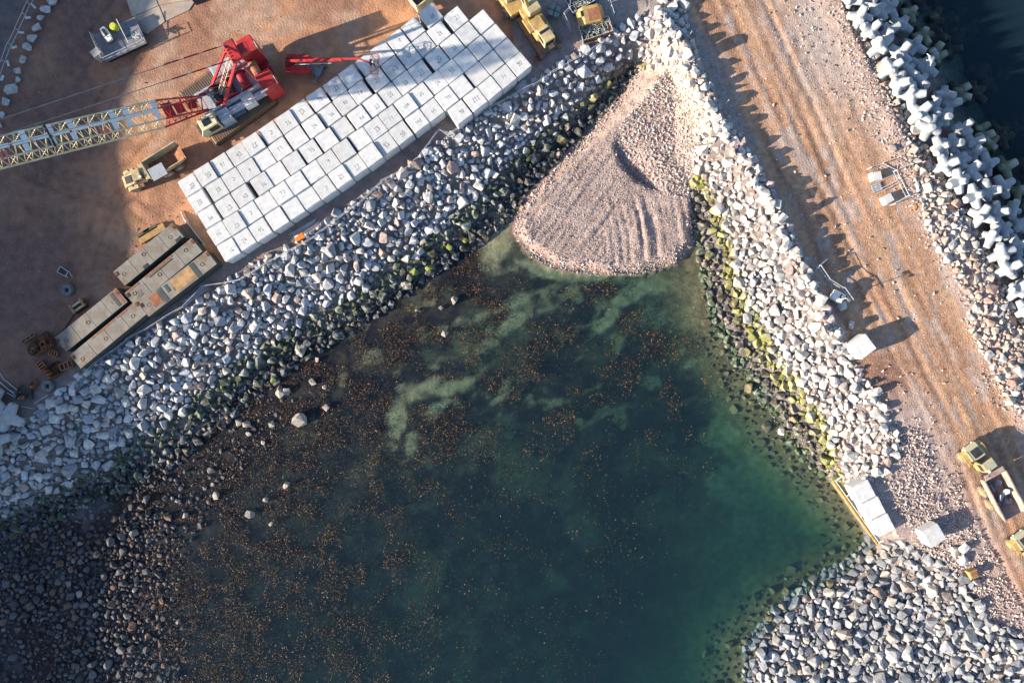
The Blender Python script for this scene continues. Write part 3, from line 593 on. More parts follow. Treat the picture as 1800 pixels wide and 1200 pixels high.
gravel('roadside_gravel', rp, 0, 21000, .05, .26, [(.52,.44,.39),(.46,.35,.30),(.58,.52,.47),(.40,.26,.20)], [3,3,3,2], mask=rmask)
def qmask(X, Y):
    a, b_ = px_of(X, Y, 0); e1 = smooth(700, 790, b_+90*(fbm(X, Y, 4, 3)-.5)); e2 = smooth(1690, 1640, a-(b_-850)*.55+60*(fbm(X, Y, 4, 3, 9)-.5)); return np.clip(e1*e2*(.25+1.3*smooth(.3, .6, fbm(X, Y, 3, 3, 2))), .03, 1)
qp = [(1500,640),(1640,660),(1690,850),(1740,960),(1820,1080),(1820,1130),(1745,1100),(1700,1020),(1610,960),(1575,900),(1560,850),(1480,850),(1545,820)]
gravel('quay_rubble', qp, 0, 15000, .06, .30, [(.48,.40,.37),(.42,.33,.30),(.52,.46,.43),(.36,.27,.24)], [4,3,3,2], mask=qmask)
gravel('spit_pebbles', [(1330,700),(1360,710),(1400,740),(1450,790),(1470,830),(1445,835),(1400,790),(1370,750)], -4, 1800, .06, .2, [(.48,.40,.30),(.36,.34,.16),(.30,.22,.16)], [3,2,2])
gravel('shore_rubble', [(1535,955),(1545,975),(1500,1020),(1440,1055),(1385,1095),(1345,1130),(1330,1120),(1380,1060),(1450,1010),(1520,965)], -3.5, 2600, .08, .3, [(.42,.34,.28),(.30,.22,.17),(.50,.36,.30)], [3,2,2])
def ymask(X, Y):
    d = pdist(X, Y, wp(west_crest), False); a, b_ = px_of(X, Y, 0)
    return np.clip(smooth(4.2, 2.0, d)*.9+.03+.5*np.exp(-(((a-215)/60)**2+((b_-440)/60)**2)), 0, 1)
yp = [(-40,-20),(1160,-20),(1140,60),(1060,72),(960,130),(850,200),(720,296),(560,402),(400,500),(250,594),(110,690),(0,750),(-40,780)]
gravel('yard_gravel', yp, 0, 11000, .05, .17, [(.36,.26,.22),(.42,.36,.33),(.28,.18,.15)], [3,3,2], mask=ymask)

# ---------------------------------------------------------------- seaweed
def frond(n, seed):
    r = random.Random(seed); V = []; F = []
    w0 = .055; x = y = 0; a = 0; z = 0; step = .13
    for i in range(n+1):
        t = i/n; ww = w0*(1-.6*t); V += [(x-math.sin(a)*ww, y+math.cos(a)*ww, z), (x+math.sin(a)*ww, y-math.cos(a)*ww, z+.02)]
        a += r.uniform(-.6, .6); x += math.cos(a)*step; y += math.sin(a)*step; z += r.uniform(-.03, .05)
    for i in range(n): F += [(2*i, 2*i+1, 2*i+3), (2*i, 2*i+3, 2*i+2)]
    return np.array(V), np.array(F)
FR = [frond(2+i % 2, i) for i in range(8)]
def weedmask(X, Y):
    a, b_ = px_of(X, Y, ZW); d = 1-smooth(520, 1250, a+(b_-600)*.45)*.45
    d = d*(1-smooth(1120, 1260, a+(b_-900)*.5+110*(fbm(X, Y, 8, 3)-.5))*smooth(680, 820, b_))
    d = d*(1-smooth(900, 1200, b_)*.35*smooth(400, 800, a)); d = d*(1-.8*smooth(720, 860, b_+40*(fbm(X, Y, 6, 3)-.5))*smooth(640, 880, a))
    cl = fbm(X, Y, 2.6, 5, 11)
    i = np.clip(np.searchsorted(gx, X)-1, 0, nx-1); j = np.clip(np.searchsorted(gy, Y)-1, 0, ny-1)
    d = d*(1-.95*smooth(.3, .8, sand[i, j]))
    east = pdist(X, Y, BAY); d = d*smooth(2, 7, np.where(a > 1150, east, 9))
    d = d*smooth(.45, .60, cl+.14*(1-smooth(350, 900, a)))*(inside(X, Y, BAY) & ~inside(X, Y, MOUND))
    return np.clip(d*(.30+.70*smooth(.42, .58, fbm(X, Y, 1.5, 3, 21))), 0, 1)
def clump(X, Y): return smooth(.44, .60, fbm(X, Y, 1.1, 3, 21))
def weeds(name, n, dz0, dz1, s0, s1, cols, wts, tilt, m, msk=weedmask):
    X = rng.uniform(-64, 40, n*4); Y = rng.uniform(-46, 24, n*4); ok = rng.random(len(X)) < msk(X, Y); X = X[ok][:n]; Y = Y[ok][:n]; k = len(X)
    zb = zat(X, Y); Z = np.maximum(ZW+rng.uniform(dz0, dz1, k), zb+.04)
    s = rng.uniform(s0, s1, k); scl = np.stack([s, s, s], 1)
    o = join_inst(name, FR, rng.integers(0, 8, k), np.stack([X, Y, Z], 1), rotmats(k, tilt), scl, palette(k, cols, wts, .2), m); print(name, k)
    return o
wmat = M_('wet_weed', (1,1,1), rough=.5, vary=.2, bump=0, src='attr', spec=.3)
weeds('surface_seaweed', 85000, .0, .08, .18, .50, [(.40,.18,.05),(.14,.065,.03),(.46,.29,.14),(.03,.018,.016)], [3,5,.5,4], .55, wmat)
weeds('submerged_seaweed', 70000, -.30, -.02, .35, .95, [(.014,.010,.012),(.07,.035,.018),(.03,.018,.013)], [3,2,3], .5, wmat)
def sparse(X, Y):
    a, b_ = px_of(X, Y, ZW); east = pdist(X, Y, BAY)
    i = np.clip(np.searchsorted(gx, X)-1, 0, nx-1); j = np.clip(np.searchsorted(gy, Y)-1, 0, ny-1)
    return np.clip((1-.98*smooth(.12, .4, sand[i, j]))*(inside(X, Y, BAY) & ~inside(X, Y, MOUND))*(.08+.9*smooth(.48, .62, fbm(X, Y, 2.6, 4, 3)))*smooth(1250, 1100, a+(b_-900)*.5)*smooth(1, 4, east), 0, 1)
weeds('deep_seaweed', 22000, -1.0, -.3, .3, .9, [(.03,.02,.012),(.06,.034,.018)], [1,1], .4, wmat, sparse)
# ---------------------------------------------------------------- materials for things
WHC = M_('pale_concrete', (.69,.685,.665), rough=.85, vary=.16, nscale=1.1, bump=.35, bscale=9, dirt=(.50,.50,.49), dirt_amt=.42, objvar=.15, spec=.2)
def streak(m_):   # weather streaks across the block tops
    n = m_.node_tree; b = [x for x in n.nodes if x.type == 'BSDF_PRINCIPLED'][0]; src = b.inputs['Base Color'].links[0].from_socket
    tc = n.nodes.new('ShaderNodeTexCoord'); oi = n.nodes.new('ShaderNodeObjectInfo'); ad = n.nodes.new('ShaderNodeVectorMath'); ad.operation = 'ADD'
    cm = n.nodes.new('ShaderNodeCombineXYZ'); mu = n.nodes.new('ShaderNodeMath'); mu.operation = 'MULTIPLY'; mu.inputs[1].default_value = 60; L(n, oi.outputs['Random'], mu.inputs[0])
    L(n, mu.outputs[0], cm.inputs[1]); L(n, tc.outputs['Object'], ad.inputs[0]); L(n, cm.outputs[0], ad.inputs[1])
    mp = n.nodes.new('ShaderNodeMapping'); mp.inputs['Scale'].default_value = (.5, 6.5, 1); mp.inputs['Rotation'].default_value = (0, 0, R(-14)); L(n, ad.outputs[0], mp.inputs[0])
    nz = n.nodes.new('ShaderNodeTexNoise'); nz.inputs['Scale'].default_value = 1.3; nz.inputs['Detail'].default_value = 7; nz.inputs['Roughness'].default_value = .62; L(n, mp.outputs[0], nz.inputs[0])
    r = n.nodes.new('ShaderNodeMapRange'); r.inputs['From Min'].default_value = .60; r.inputs['From Max'].default_value = .66; r.inputs['To Max'].default_value = .62; L(n, nz.outputs[0], r.inputs[0])
    x = n.nodes.new('ShaderNodeMix'); x.data_type = 'RGBA'; x.inputs['B'].default_value = (.24,.25,.27,1); L(n, r.outputs[0], x.inputs['Factor']); L(n, src, x.inputs['A']); L(n, x.outputs['Result'], b.inputs['Base Color'])
streak(WHC)
PAINT = M_('sprayed_black_paint', (.13,.13,.14), rough=.9, vary=.3, bump=0)
REDP = M_('red_paint', (.48,.035,.035), rough=.5, vary=.3, nscale=1.2, bump=.05, dirt=(.20,.06,.05), dirt_amt=.32)
DRED = M_('dark_red_paint', (.26,.02,.03), rough=.5, vary=.2, bump=.05)
CREAM = M_('cream_paint', (.66,.58,.36), rough=.5, vary=.15, bump=.05, dirt=(.35,.27,.14), dirt_amt=.15)
WHITE = M_('white_panel', (.86,.84,.76), rough=.55, vary=.1, bump=.05, dirt=(.5,.46,.4), dirt_amt=.2)
GREY = M_('grey_steel', (.27,.29,.31), rough=.5, metal=.3, vary=.2, bump=.1, dirt=(.16,.13,.11), dirt_amt=.3)
LGREY = M_('light_grey_steel', (.46,.50,.54), rough=.5, metal=.2, vary=.15, bump=.08, dirt=(.3,.27,.24), dirt_amt=.25)
DARK = M_('dark_machinery', (.035,.035,.038), rough=.6, vary=.4, bump=.3)
GLASS = M_('dark_glass', (.02,.03,.035), rough=.08, vary=.05, bump=0, spec=.6)
YEL = M_('yellow_paint', (.52,.35,.11), rough=.55, vary=.25, nscale=1.8, bump=.08, dirt=(.30,.20,.12), dirt_amt=.5)
PYEL = M_('faded_yellow_paint', (.58,.47,.24), rough=.55, vary=.12, nscale=1.5, bump=.05, dirt=(.36,.27,.19), dirt_amt=.5)
RUST = M_('rusty_steel', (.22,.085,.035), rough=.9, vary=.4, nscale=2, bump=.6, bscale=6, dirt=(.05,.03,.025), dirt_amt=.5)
RUSTB = M_('bright_rust', (.34,.15,.08), rough=.85, vary=.3, nscale=2, bump=.4, dirt=(.20,.08,.05), dirt_amt=.4)
TYRE = M_('tyre_rubber', (.06,.055,.05), rough=.9, vary=.3, bump=.3, dirt=(.26,.20,.16), dirt_amt=.75)
TRACK = M_('track_steel', (.17,.125,.09), rough=.7, metal=.2, vary=.25, bump=.2, dirt=(.24,.15,.10), dirt_amt=.4)
TIMB = M_('timber', (.42,.27,.12), rough=.85, vary=.3, nscale=3, bump=.3)
PDECK = M_('pontoon_deck', (.27,.25,.215), rough=.75, vary=.25, nscale=.9, bump=.2, dirt=(.19,.13,.085), dirt_amt=.42)
PSIDE = M_('pontoon_side', (.055,.075,.075), rough=.6, vary=.25, bump=.1, dirt=(.13,.08,.05), dirt_amt=.3)
GALV = M_('galvanised_steel', (.55,.57,.60), rough=.5, metal=.2, vary=.12, bump=0)
ORNG = M_('orange_plastic', (.85,.22,.03), rough=.5, vary=.1, bump=0)
ARM = M_('armour_concrete', (.37,.39,.41), rough=.8, vary=.2, nscale=1.3, bump=.25, bscale=7, dirt=(.40,.41,.42), dirt_amt=.25, spec=.2)
LIME = M_('lime_yellow_plastic', (.55,.60,.05), rough=.5, vary=.1, bump=0)
# tide marks on the armour units
n = ARM.node_tree; b = [x for x in n.nodes if x.type == 'BSDF_PRINCIPLED'][0]; src = b.inputs['Base Color'].links[0].from_socket
g_ = n.nodes.new('ShaderNodeNewGeometry'); s_ = n.nodes.new('ShaderNodeSeparateXYZ'); L(n, g_.outputs['Position'], s_.inputs[0])
nz = n.nodes.new('ShaderNodeTexNoise'); nz.inputs['Scale'].default_value = .5; L(n, g_.outputs['Position'], nz.inputs[0])
ma = n.nodes.new('ShaderNodeMath'); ma.operation = 'MULTIPLY_ADD'; ma.inputs[1].default_value = 1.4; L(n, nz.outputs[0], ma.inputs[0]); L(n, s_.outputs['Z'], ma.inputs[2])
mr = n.nodes.new('ShaderNodeMapRange'); mr.inputs['From Min'].default_value = -4; mr.inputs['From Max'].default_value = -1.0; L(n, ma.outputs[0], mr.inputs[0])
cr = n.nodes.new('ShaderNodeValToRGB'); e = cr.color_ramp.elements; e[0].color = (.012,.012,.016,1); e[0].position = .15; e[1].color = (.022,.035,.02,1); e[1].position = .55
x_ = e.new(.85); x_.color = (.22,.25,.16,1); L(n, mr.outputs[0], cr.inputs[0])
fa = n.nodes.new('ShaderNodeMapRange'); fa.inputs['From Min'].default_value = .8; fa.inputs['From Max'].default_value = 1; fa.inputs['To Min'].default_value = .95; fa.inputs['To Max'].default_value = 0; L(n, mr.outputs[0], fa.inputs[0])
mx = n.nodes.new('ShaderNodeMix'); mx.data_type = 'RGBA'; L(n, fa.outputs[0], mx.inputs['Factor']); L(n, src, mx.inputs['A']); L(n, cr.outputs[0], mx.inputs['B']); L(n, mx.outputs['Result'], b.inputs['Base Color'])

# ---------------------------------------------------------------- concrete cubes with hand-sprayed numbers
GL = {'0':[[(.2,0),(0,.3),(.05,.8),(.3,1),(.55,.75),(.5,.2),(.2,0)]], '1':[[(.1,.8),(.3,1),(.28,0)]], '2':[[(0,.8),(.25,1),(.5,.75),(.1,.1),(0,0),(.55,.05)]], '3':[[(0,.95),(.45,.95),(.2,.55),(.5,.35),(.3,0),(0,.1)]],
 '4':[[(.3,1),(0,.35),(.55,.4)],[(.4,.7),(.38,-.05)]], '5':[[(.5,1),(.1,.95),(.05,.55),(.45,.5),(.45,.1),(0,0)]], '6':[[(.45,1),(.1,.6),(.05,.15),(.35,0),(.5,.3),(.1,.4)]], '7':[[(0,.95),(.5,1),(.15,0)]],
 '8':[[(.3,.5),(.05,.8),(.3,1),(.5,.8),(.1,.25),(.3,0),(.5,.2),(.3,.5)]], '9':[[(.45,.8),(.2,1),(0,.7),(.25,.5),(.48,.85),(.35,0)]], 'T':[[(0,.9),(.5,1)],[(.25,.95),(.25,0)]], 'C':[[(.5,.9),(.2,1),(0,.5),(.2,.05),(.5,.1)]],
 '(':[[(.3,1.1),(.1,.5),(.3,-.1)]], ')':[[(.1,1.1),(.3,.5),(.1,-.1)]], '/':[[(.5,1),(0,0)]]}
def glyphs(txt, h, m, parent, z, rz, ox=0, oy=0):
    rj = random.Random(hash(txt) % 997 if False else sum(map(ord, txt))*7+len(txt)); mb = MB(); x = 0; wd = .052
    tot = len(txt)*.72
    def seg(a, b_):
        dx, dy = b_[0]-a[0], b_[1]-a[1]; l = math.hypot(dx, dy) or 1; nx_, ny_ = -dy/l*wd/2, dx/l*wd/2
        mb.add([(a[0]+nx_, a[1]+ny_, 0), (a[0]-nx_, a[1]-ny_, 0), (b_[0]-nx_, b_[1]-ny_, 0), (b_[0]+nx_, b_[1]+ny_, 0)], [(0, 1, 2, 3)])
    for ch in txt:
        for st in GL.get(ch, []):
            p = [((q[0]+x-tot/2+rj.uniform(-.09, .09))*h, (q[1]-.5+rj.uniform(-.09, .09))*h) for q in st]
            for a, b_ in zip(p[:-1], p[1:]): seg(a, b_)
        x += .72
    if rj.random() < .5: seg((-tot/2*h, -.72*h), (tot*.4*h, -.66*h))
    mb.v = [(a, b_, .0005*(i//4)) for i, (a, b_, _) in enumerate(mb.v)]
    o = mb.build('painted_number', m, parent); o.location = (ox, oy, z); o.rotation_euler = (0, 0, rz); return o
BH = 2.245
def block_mesh(k):
    r = random.Random(k); bm = bmesh.new(); bmesh.ops.create_cube(bm, size=BH)
    bmesh.ops.bevel(bm, geom=list(bm.edges), offset=r.uniform(.05, .09), segments=2, affect='EDGES')
    for v in bm.verts: v.co += Vector((r.uniform(-.008, .008), r.uniform(-.008, .008), 0)); v.co.z += BH/2
    me = bpy.data.meshes.new('block'); bm.to_mesh(me); bm.free(); me.materials.append(WHC); return me
BLK = [block_mesh(i) for i in range(4)]
def block(px, py, ang, label, txt='', z0=0, top=None, group='concrete cubes stacked on the yard', scz=1.0, base=None, tx=None):
    g = P(px, py, z0+BH*scz) if base is None else base
    o = new_obj('concrete_block', random.choice(BLK)); o.location = (g.x, g.y, z0); o.rotation_euler = (0, 0, ang); o.scale = (1, 1, scz)
    tag(o, label, 'concrete block', group)
    if txt: glyphs(txt, random.uniform(.40, .50), PAINT, o, BH+.004, random.uniform(-.2, .2), random.uniform(0, .3), random.uniform(-.25, .1))
    return o
rows = {0: (0, 5, ['90','11','','21T','40']), 1: (0, None, ['','','','','10','45','142','40','85','','17','21','2','','','','95','24','16','15']),
        2: (0, None, ['','T','','17','24','65','101','11','38','','','9','','','72','','2','14','10']), 3: (0, None, ['','','70','20','31','33','55','53','46','','','15','','','56','42','19','54']),
        4: (1, None, ['31','34','62','42','63','31','18','82','36','24','','T1','','9','2','23','70','33']), 5: (1.9, None, ['26','C','2','10','51','','33','94','35','76','2','23','43','41','50','20','6'])}
A0 = (914, 91); LEN = 637.0; TH0, TH1 = R(39.7), R(31.4); PIT = 33.1
def curve(s):
    k = 40; x, y = A0; ds = s/k
    for i in range(k): th = TH0+(TH1-TH0)*((i+.5)*ds/LEN); x -= math.cos(th)*ds; y += math.sin(th)*ds
    return x, y, TH0+(TH1-TH0)*s/LEN
RN = ['short row nearest boulders', 'long row nearest boulders', 'second long row', 'third long row', 'fourth long row', 'crane-side row']
for r_, (st, n_, txts) in rows.items():
    off_ = (r_-.5)*PIT; turn = TH0-TH1; Lr = LEN-off_*turn
    s_start = st*PIT; N = n_ or int((Lr-s_start)/32.95); pit = (Lr-s_start)/N if n_ is None else PIT
    gaps = np.zeros(N)
    for gi_ in range(2): q_ = random.randrange(2, N) if N > 6 else 0; gaps[q_:] -= random.uniform(.6, 1.6)*(N > 6)
    gaps -= gaps.mean(); gaps = np.clip(gaps, -1.2, 1.2)
    wts_ = np.array([random.expovariate(1)+.4 for _ in range(N)]); wts_ /= wts_.sum(); SZ = BH*14.36; spare = N*(pit-SZ)
    pos_ = [s_start+(i+.5)*SZ+spare*float(wts_[:i+1].sum()-wts_[0]*.5) for i in range(N)]
    for i in range(N):
        s = pos_[i]*(LEN/Lr); x, y, th = curve(s)
        x += -math.sin(th)*off_; y += -math.cos(th)*off_
        jx = random.gauss(0, .2); jy = random.gauss(0, .35); tilt = random.gauss(0, .012); jx += 0
        t = txts[i] if i < len(txts) else ''
        nn = ORD[i]+' from the right' if i < N/2 else ORD[N-1-i]+' from the left'
        lab = ('white concrete cube'+(' sprayed '+t if t else ', unmarked')+', '+nn+' in '+RN[r_])
        block(x+jx, y+jy, th+tilt, lab, t, z0=0, scz=1+random.choice([0, 0, .012, .035, .075, -.03]))
# the single cubes
block(1519, 609, R(37), 'single white concrete cube standing between the boulder bank and the haul road', '', group=None, scz=1.0)
o = block(1643, 941, R(31), 'single white concrete cube sitting in a hollow of the quay rubble', '', z0=-.35, group=None)
for i, (a, b_) in enumerate(((1519,864),(1536.5,893),(1553.5,922.5))):
    block(a, b_, R(27), ['top','middle','bottom'][i]+' one of three grey concrete cubes in a row on the quay edge', '', z0=-1.3, group='three cubes on the quay', scz=1.0)
for i, (a, b_, an, nm) in enumerate(((1535,312,12,'upper'),(1555,352,30,'lower'))):
    g = G(a, b_); o = new_obj('anchor_block', MB().cbox((0,0,.5), (1.15,1.05,1.0), .05).mesh('anchor_block', WHC)); o.location = g; o.rotation_euler = (0, 0, R(an))
    tag(o, nm+' small concrete block beside the gauge frame right of the haul road', 'concrete block')

# ---------------------------------------------------------------- armour units (six blunt legs)
def armour_mesh():
    mb = MB()
    def leg(d, l, r0, r1, n=8, o=(0,0,0)):
        o = Vector(o); mb.bar(o, o+Vector(d).normalized()*l, r0, n, r1)
    for a in (45, 135, 225, 315): leg((math.cos(R(a)), math.sin(R(a)), 0), 1.55, .68, .45)
    leg((0, 0, 1), 1.15, .60, .40, 6); leg((0, 0, -1), 1.15, .60, .40, 6)
    mb.box((0, 0, 0), (1.15, 1.15, 1.0))
    me = mb.mesh('tmp'); o = bpy.data.objects.new('tmp', me); LINK(o)
    md = o.modifiers.new('r', 'REMESH'); md.mode = 'VOXEL'; md.voxel_size = .095; sm = o.modifiers.new('s', 'SMOOTH'); sm.iterations = 3; sm.factor = .6
    dg = bpy.context.evaluated_depsgraph_get(); ev = o.evaluated_get(dg); m2 = bpy.data.meshes.new_from_object(ev); m2.name = 'armour_unit'
    bpy.data.objects.remove(o); m2.polygons.foreach_set('use_smooth', np.ones(len(m2.polygons), bool)); m2.materials.clear(); m2.materials.append(ARM); return m2
ARMM = armour_mesh()
inner = [(1466,-40),(1480,-12),(1496,14),(1521,47),(1540,78),(1555,112),(1570,145),(1598,172),(1612,205),(1640,240),(1650,275),(1668,305),(1692,330),(1712,362),(1728,400),(1748,432),(1765,468),(1780,505),(1796,540),(1815,575),(1835,610)]
def along(pl, s):
    for (a, b_), (c_, d) in zip(pl[:-1], pl[1:]):
        l = math.hypot(c_-a, d-b_)
        if s <= l: return a+(c_-a)*s/l, b_+(d-b_)*s/l, math.atan2(d-b_, c_-a)
        s -= l
    return None
rowz = [.55, -.5, -1.9, -3.3, -4.7, -5.8, -6.8]
for k, zz in enumerate(rowz):
    s = 6+ (k % 2)*15; idx_ = 0
    while True:
        q = along(inner, s)
        if q is None: break
        d_ = k*25+6; x = q[0]+math.sin(q[2])*d_+random.uniform(-4, 4); y = q[1]-math.cos(q[2])*d_+random.uniform(-4, 4)
        p = P(x, y, zz+random.uniform(-.15, .25))
        if -20 < x < 1835 and -25 < y < 620:
            o = new_obj('armour_unit', ARMM); o.location = p; o.rotation_euler = (random.gauss(0, .7), random.gauss(0, .7), random.uniform(0, 6.28)); sc_ = random.uniform(.98, 1.08)
            o.scale = (sc_, sc_, sc_)
            if k < 4:
                nm = ['row beside rubble', 'second row out', 'third row out', 'outermost row at waterline'][k]
                tag(o, f'white armour unit, {ORD[idx_]} from the top in the {nm}', 'armour unit', 'white concrete armour units on the sea side')
            else: tag(o, f'dark armour unit under the sea, {ORD[idx_]} down in the {["nearest","middle","farthest"][k-4]} sunken line', 'armour unit', 'sunken armour units')
            idx_ += 1
        s += 34+random.uniform(-3, 5)
for (a, b_, z, an, lb) in ((14,733,1.1,20,'white armour unit lying on the yard at the left edge of the photo'),(-10,775,1.1,60,'lower armour unit cut by the left edge of the photo'),(-14,706,1.1,10,'upper armour unit cut by the left edge of the photo')):
    o = new_obj('armour_unit', ARMM); o.location = P(a, b_, z); o.rotation_euler = (.05, .04, R(an)); o.scale = (1.2, 1.2, 1.2); tag(o, lb, 'armour unit')

# ---------------------------------------------------------------- crawler crane
CP = P(407, 176, 0); HD = R(209.5)
crane = empty('crawler_crane', CP, HD, 'red and cream crawler crane with its lattice boom reaching off to the left', 'crane')
def track(y, name='crawler_track'):
    mb = MB(); mb.prism([(-4.6,.55),(-4.2,.1),(4.2,.1),(4.6,.55),(4.6,.85),(4.2,1.25),(-4.2,1.25),(-4.6,.85)], y-.5, y+.5)
    o = mb.build(name, TRACK, crane); sh = MB()
    for i in range(30): sh.box((-4.3+8.6*i/29, y, 1.29), (.20, 1.45, .10)); sh.box((-4.3+8.6*i/29, y, .06), (.20, 1.45, .10))
    for e in (-1, 1):
        for i in range(4): a = R(-60+40*i); sh.box((e*(4.25+.55*math.cos(a)), y, .68+.58*math.sin(a)), (.20, 1.45, .12), ry=-e*a+R(90))
    sh.build('track_shoes', TRACK, o, kind='stuff'); o.rotation_euler = (0,0,R(6)); return o
track(3.2); track(-3.2)
MB().box((0,0,.9), (3.2,5.6,.7)).box((2.3,0,.8), (1.2,5.4,.5)).box((-2.3,0,.8), (1.2,5.4,.5)).build('carbody', GREY, crane)
MB().bar((0,0,1.2), (0,0,1.75), 1.5, 20).build('slew_ring', DARK, crane)
up = MB().box((-.9,0,1.95), (8.4,2.9,.4)).box((-.9,1.35,2.4), (8.2,.28,.9)).box((-.9,-1.35,2.4), (8.2,.28,.9)).build('deck_frame', LGREY, crane)
MB().box((-2.2,-2.35,2.5), (4.2,1.5,1.9)).box((-2.2,-2.35,3.47), (3.9,1.2,.06)).build('engine_house', LGREY, crane, bevel=.04)
wk = MB().box((-1.4,2.25,2.2), (6.6,.9,.1))
for i in range(7): wk.bar((-4.6+i*1.07,2.68,2.2), (-4.6+i*1.07,2.68,3.2), .03)
wk.bar((-4.6,2.68,3.2), (1.8,2.68,3.2), .035).bar((-4.6,2.68,2.7), (1.8,2.68,2.7), .03); wk.build('walkway', GALV, crane)
MB().box((-.4,2.2,1.8), (1.6,1.5,.7)).box((1.4,2.2,1.8), (1.6,1.5,.7)).build('tool_box', M_('blue_grey_steel', (.10,.14,.20), rough=.5), crane)
MB().box((-2.2,2.2,1.9), (1.5,1.4,.9)).build('hatch', WHITE, crane)
for x, m_ in ((-1.0, DARK), (.8, DARK), (-2.9, DRED)):
    dr = MB().bar((x,-1.0,2.75), (x,1.0,2.75), .55, 16).build('winch_drum', m_, crane)
    fl = MB().bar((x,-1.08,2.75), (x,-1.0,2.75), .75, 16).bar((x,1.0,2.75), (x,1.08,2.75), .75, 16).build('drum_flange', DRED, dr)
cab = MB().prism([(2.2,1.3),(4.7,1.3),(4.9,2.2),(4.3,3.4),(2.2,3.5)], 1.75, 3.25).build('cab', CREAM, crane, bevel=.05)
MB().box((3.35,2.5,3.49), (1.0,.8,.05)).build('roof_window', GLASS, cab)
MB().add([(4.72,1.85,2.35),(4.72,3.15,2.35),(4.36,3.1,3.3),(4.36,1.9,3.3),(4.94,1.85,2.3),(4.94,3.15,2.3)], [(0,1,2,3),(4,5,2,3)]).build('windscreen', GLASS, cab)
MB().box((3.0,3.28,2.6), (1.3,.04,1.0)).build('side_window', GLASS, cab)
MB().box((1.4,2.5,1.4), (1.9,1.7,.25)).box((1.2,2.5,2.2), (1.4,1.4,1.5)).build('cab_platform', LGREY, crane)
cwt = MB()
for i in range(6): cwt.cbox((-5.6,-2.3,1.75+i*.62), (1.9,2.0,.58), .05).cbox((-5.6,2.3,1.75+i*.62), (1.9,2.0,.58), .05)
cwt.build('counterweight', REDP, crane)
MB().box((-5.5,0,1.6), (2.0,6.4,.35)).build('counterweight_tray', DRED, crane)
MB().box((-6.58,-1.9,4.9), (.05,.9,.45)).box((-6.58,2.8,4.9), (.05,.9,.45)).box((-4.8,3.32,4.9), (.9,.05,.4)).build('white_stripe_plate', WHITE, crane)
MB().bar((-4.9,-1.1,3.3), (-4.9,1.1,3.3), .5, 14).build('hoist_drum', RUSTB, crane)
# back mast (A-frame)
FT = Vector((2.1, 0, 2.3)); MT = Vector((-4.4, 0, 9.6))
ms_ = MB()
for y in (-1, 1):
    ms_.bar((.9,y*1.45,2.4), (MT.x,y*1.0,MT.z), .20, 6)
    ms_.bar((-4.6,y*1.3,2.4), (MT.x,y*1.0,MT.z), .13, 6)
for t in (.28,.45,.62,.8): ms_.bar((.9+(MT.x-.9)*t,-1.45+.4*t,2.4+7.2*t), (.9+(MT.x-.9)*t,1.45-.4*t,2.4+7.2*t), .07, 4)
mast = ms_.build('back_mast', REDP, crane)
MB().cbox((MT.x-.1,0,MT.z+.1), (1.3,2.5,.5), .08).box((MT.x-1.2,.2,MT.z-.3), (1.2,1.2,.7)).build('mast_head', REDP, mast, bevel=.04)
for y in (-.6,-.2,.2,.6): MB().bar((MT.x+.3,y-.06,MT.z), (MT.x+.3,y+.06,MT.z), .42, 14).build('sheave', DRED, mast)
lad = MB()
for i in range(16): t = i/15; lad.bar((.6+(MT.x-.6)*t,-.3,2.6+7.1*t), (.6+(MT.x-.6)*t,.3,2.6+7.1*t), .035)
lad.bar((.6,-.3,2.6), (MT.x,-.3,9.7), .04).bar((.6,.3,2.6), (MT.x,.3,9.7), .04); lad.build('ladder', CREAM, mast)
# boom
BL = 42.0; BE = R(33.0); BD = Vector((math.cos(BE), 0, math.sin(BE))); BU = Vector((-math.sin(BE), 0, math.cos(BE)))
def bp_(s, y, u): return FT+BD*s+BU*u+Vector((0, y, 0))
BW, BT = 1.22, 1.0
boom = MB()
for y in (-1, 1): boom.bar(bp_(0,y*1.1,0), bp_(.8,y*1.1,0), .22, 6)
boomo = boom.build('boom_foot', REDP, crane)
def lattice(parent, s0, s1, m, bays, w0=1, w1=1, tname='lacing'):
    ch = MB(); la = MB()
    def c(s, yy, uu):
        t = (s-s0)/(s1-s0); f = w0+(w1-w0)*t; return bp_(s, yy*BW*max(f, .75), uu*BT*f)
    for yy in (-1, 1):
        for uu in (-1, 1): ch.bar(c(s0,yy,uu), c(s1,yy,uu), .105, 6)
    for i in range(bays):
        a = s0+(s1-s0)*i/bays; b2 = s0+(s1-s0)*(i+1)/bays; md = (a+b2)/2
        for yy in (-1, 1): la.bar(c(a,yy,-1), c(md,yy,1), .048).bar(c(md,yy,1), c(b2,yy,-1), .048)
        for uu in (-1, 1): la.bar(c(a,-1,uu), c(md,1,uu), .048).bar(c(md,1,uu), c(b2,-1,uu), .048)
        la.bar(c(a,-1,1), c(a,1,1), .04).bar(c(a,-1,-1), c(a,-1,1), .04).bar(c(a,1,-1), c(a,1,1), .04)
    o = ch.build('boom_chords', m, parent); la.build(tname, m, o, kind='stuff'); return o
lattice(boomo, .6, 6.0, REDP, 4, .15, 1.0)
lattice(boomo, 6.05, 18.0, CREAM, 8)
lattice(boomo, 18.05, 30.0, CREAM, 8)
lattice(boomo, 30.05, BL, CREAM, 8)
gp = MB()
for s in (1.6, 3.2, 4.6): gp.add([bp_(s,-.9*s/6-.2,.7*s/6), bp_(s+1.1,-.9*s/6-.2,.75*s/6), bp_(s+1.1,.9*s/6+.2,.75*s/6), bp_(s,.9*s/6+.2,.7*s/6)], [(0,1,2,3)])
gp.build('gusset_plate', REDP, boomo)
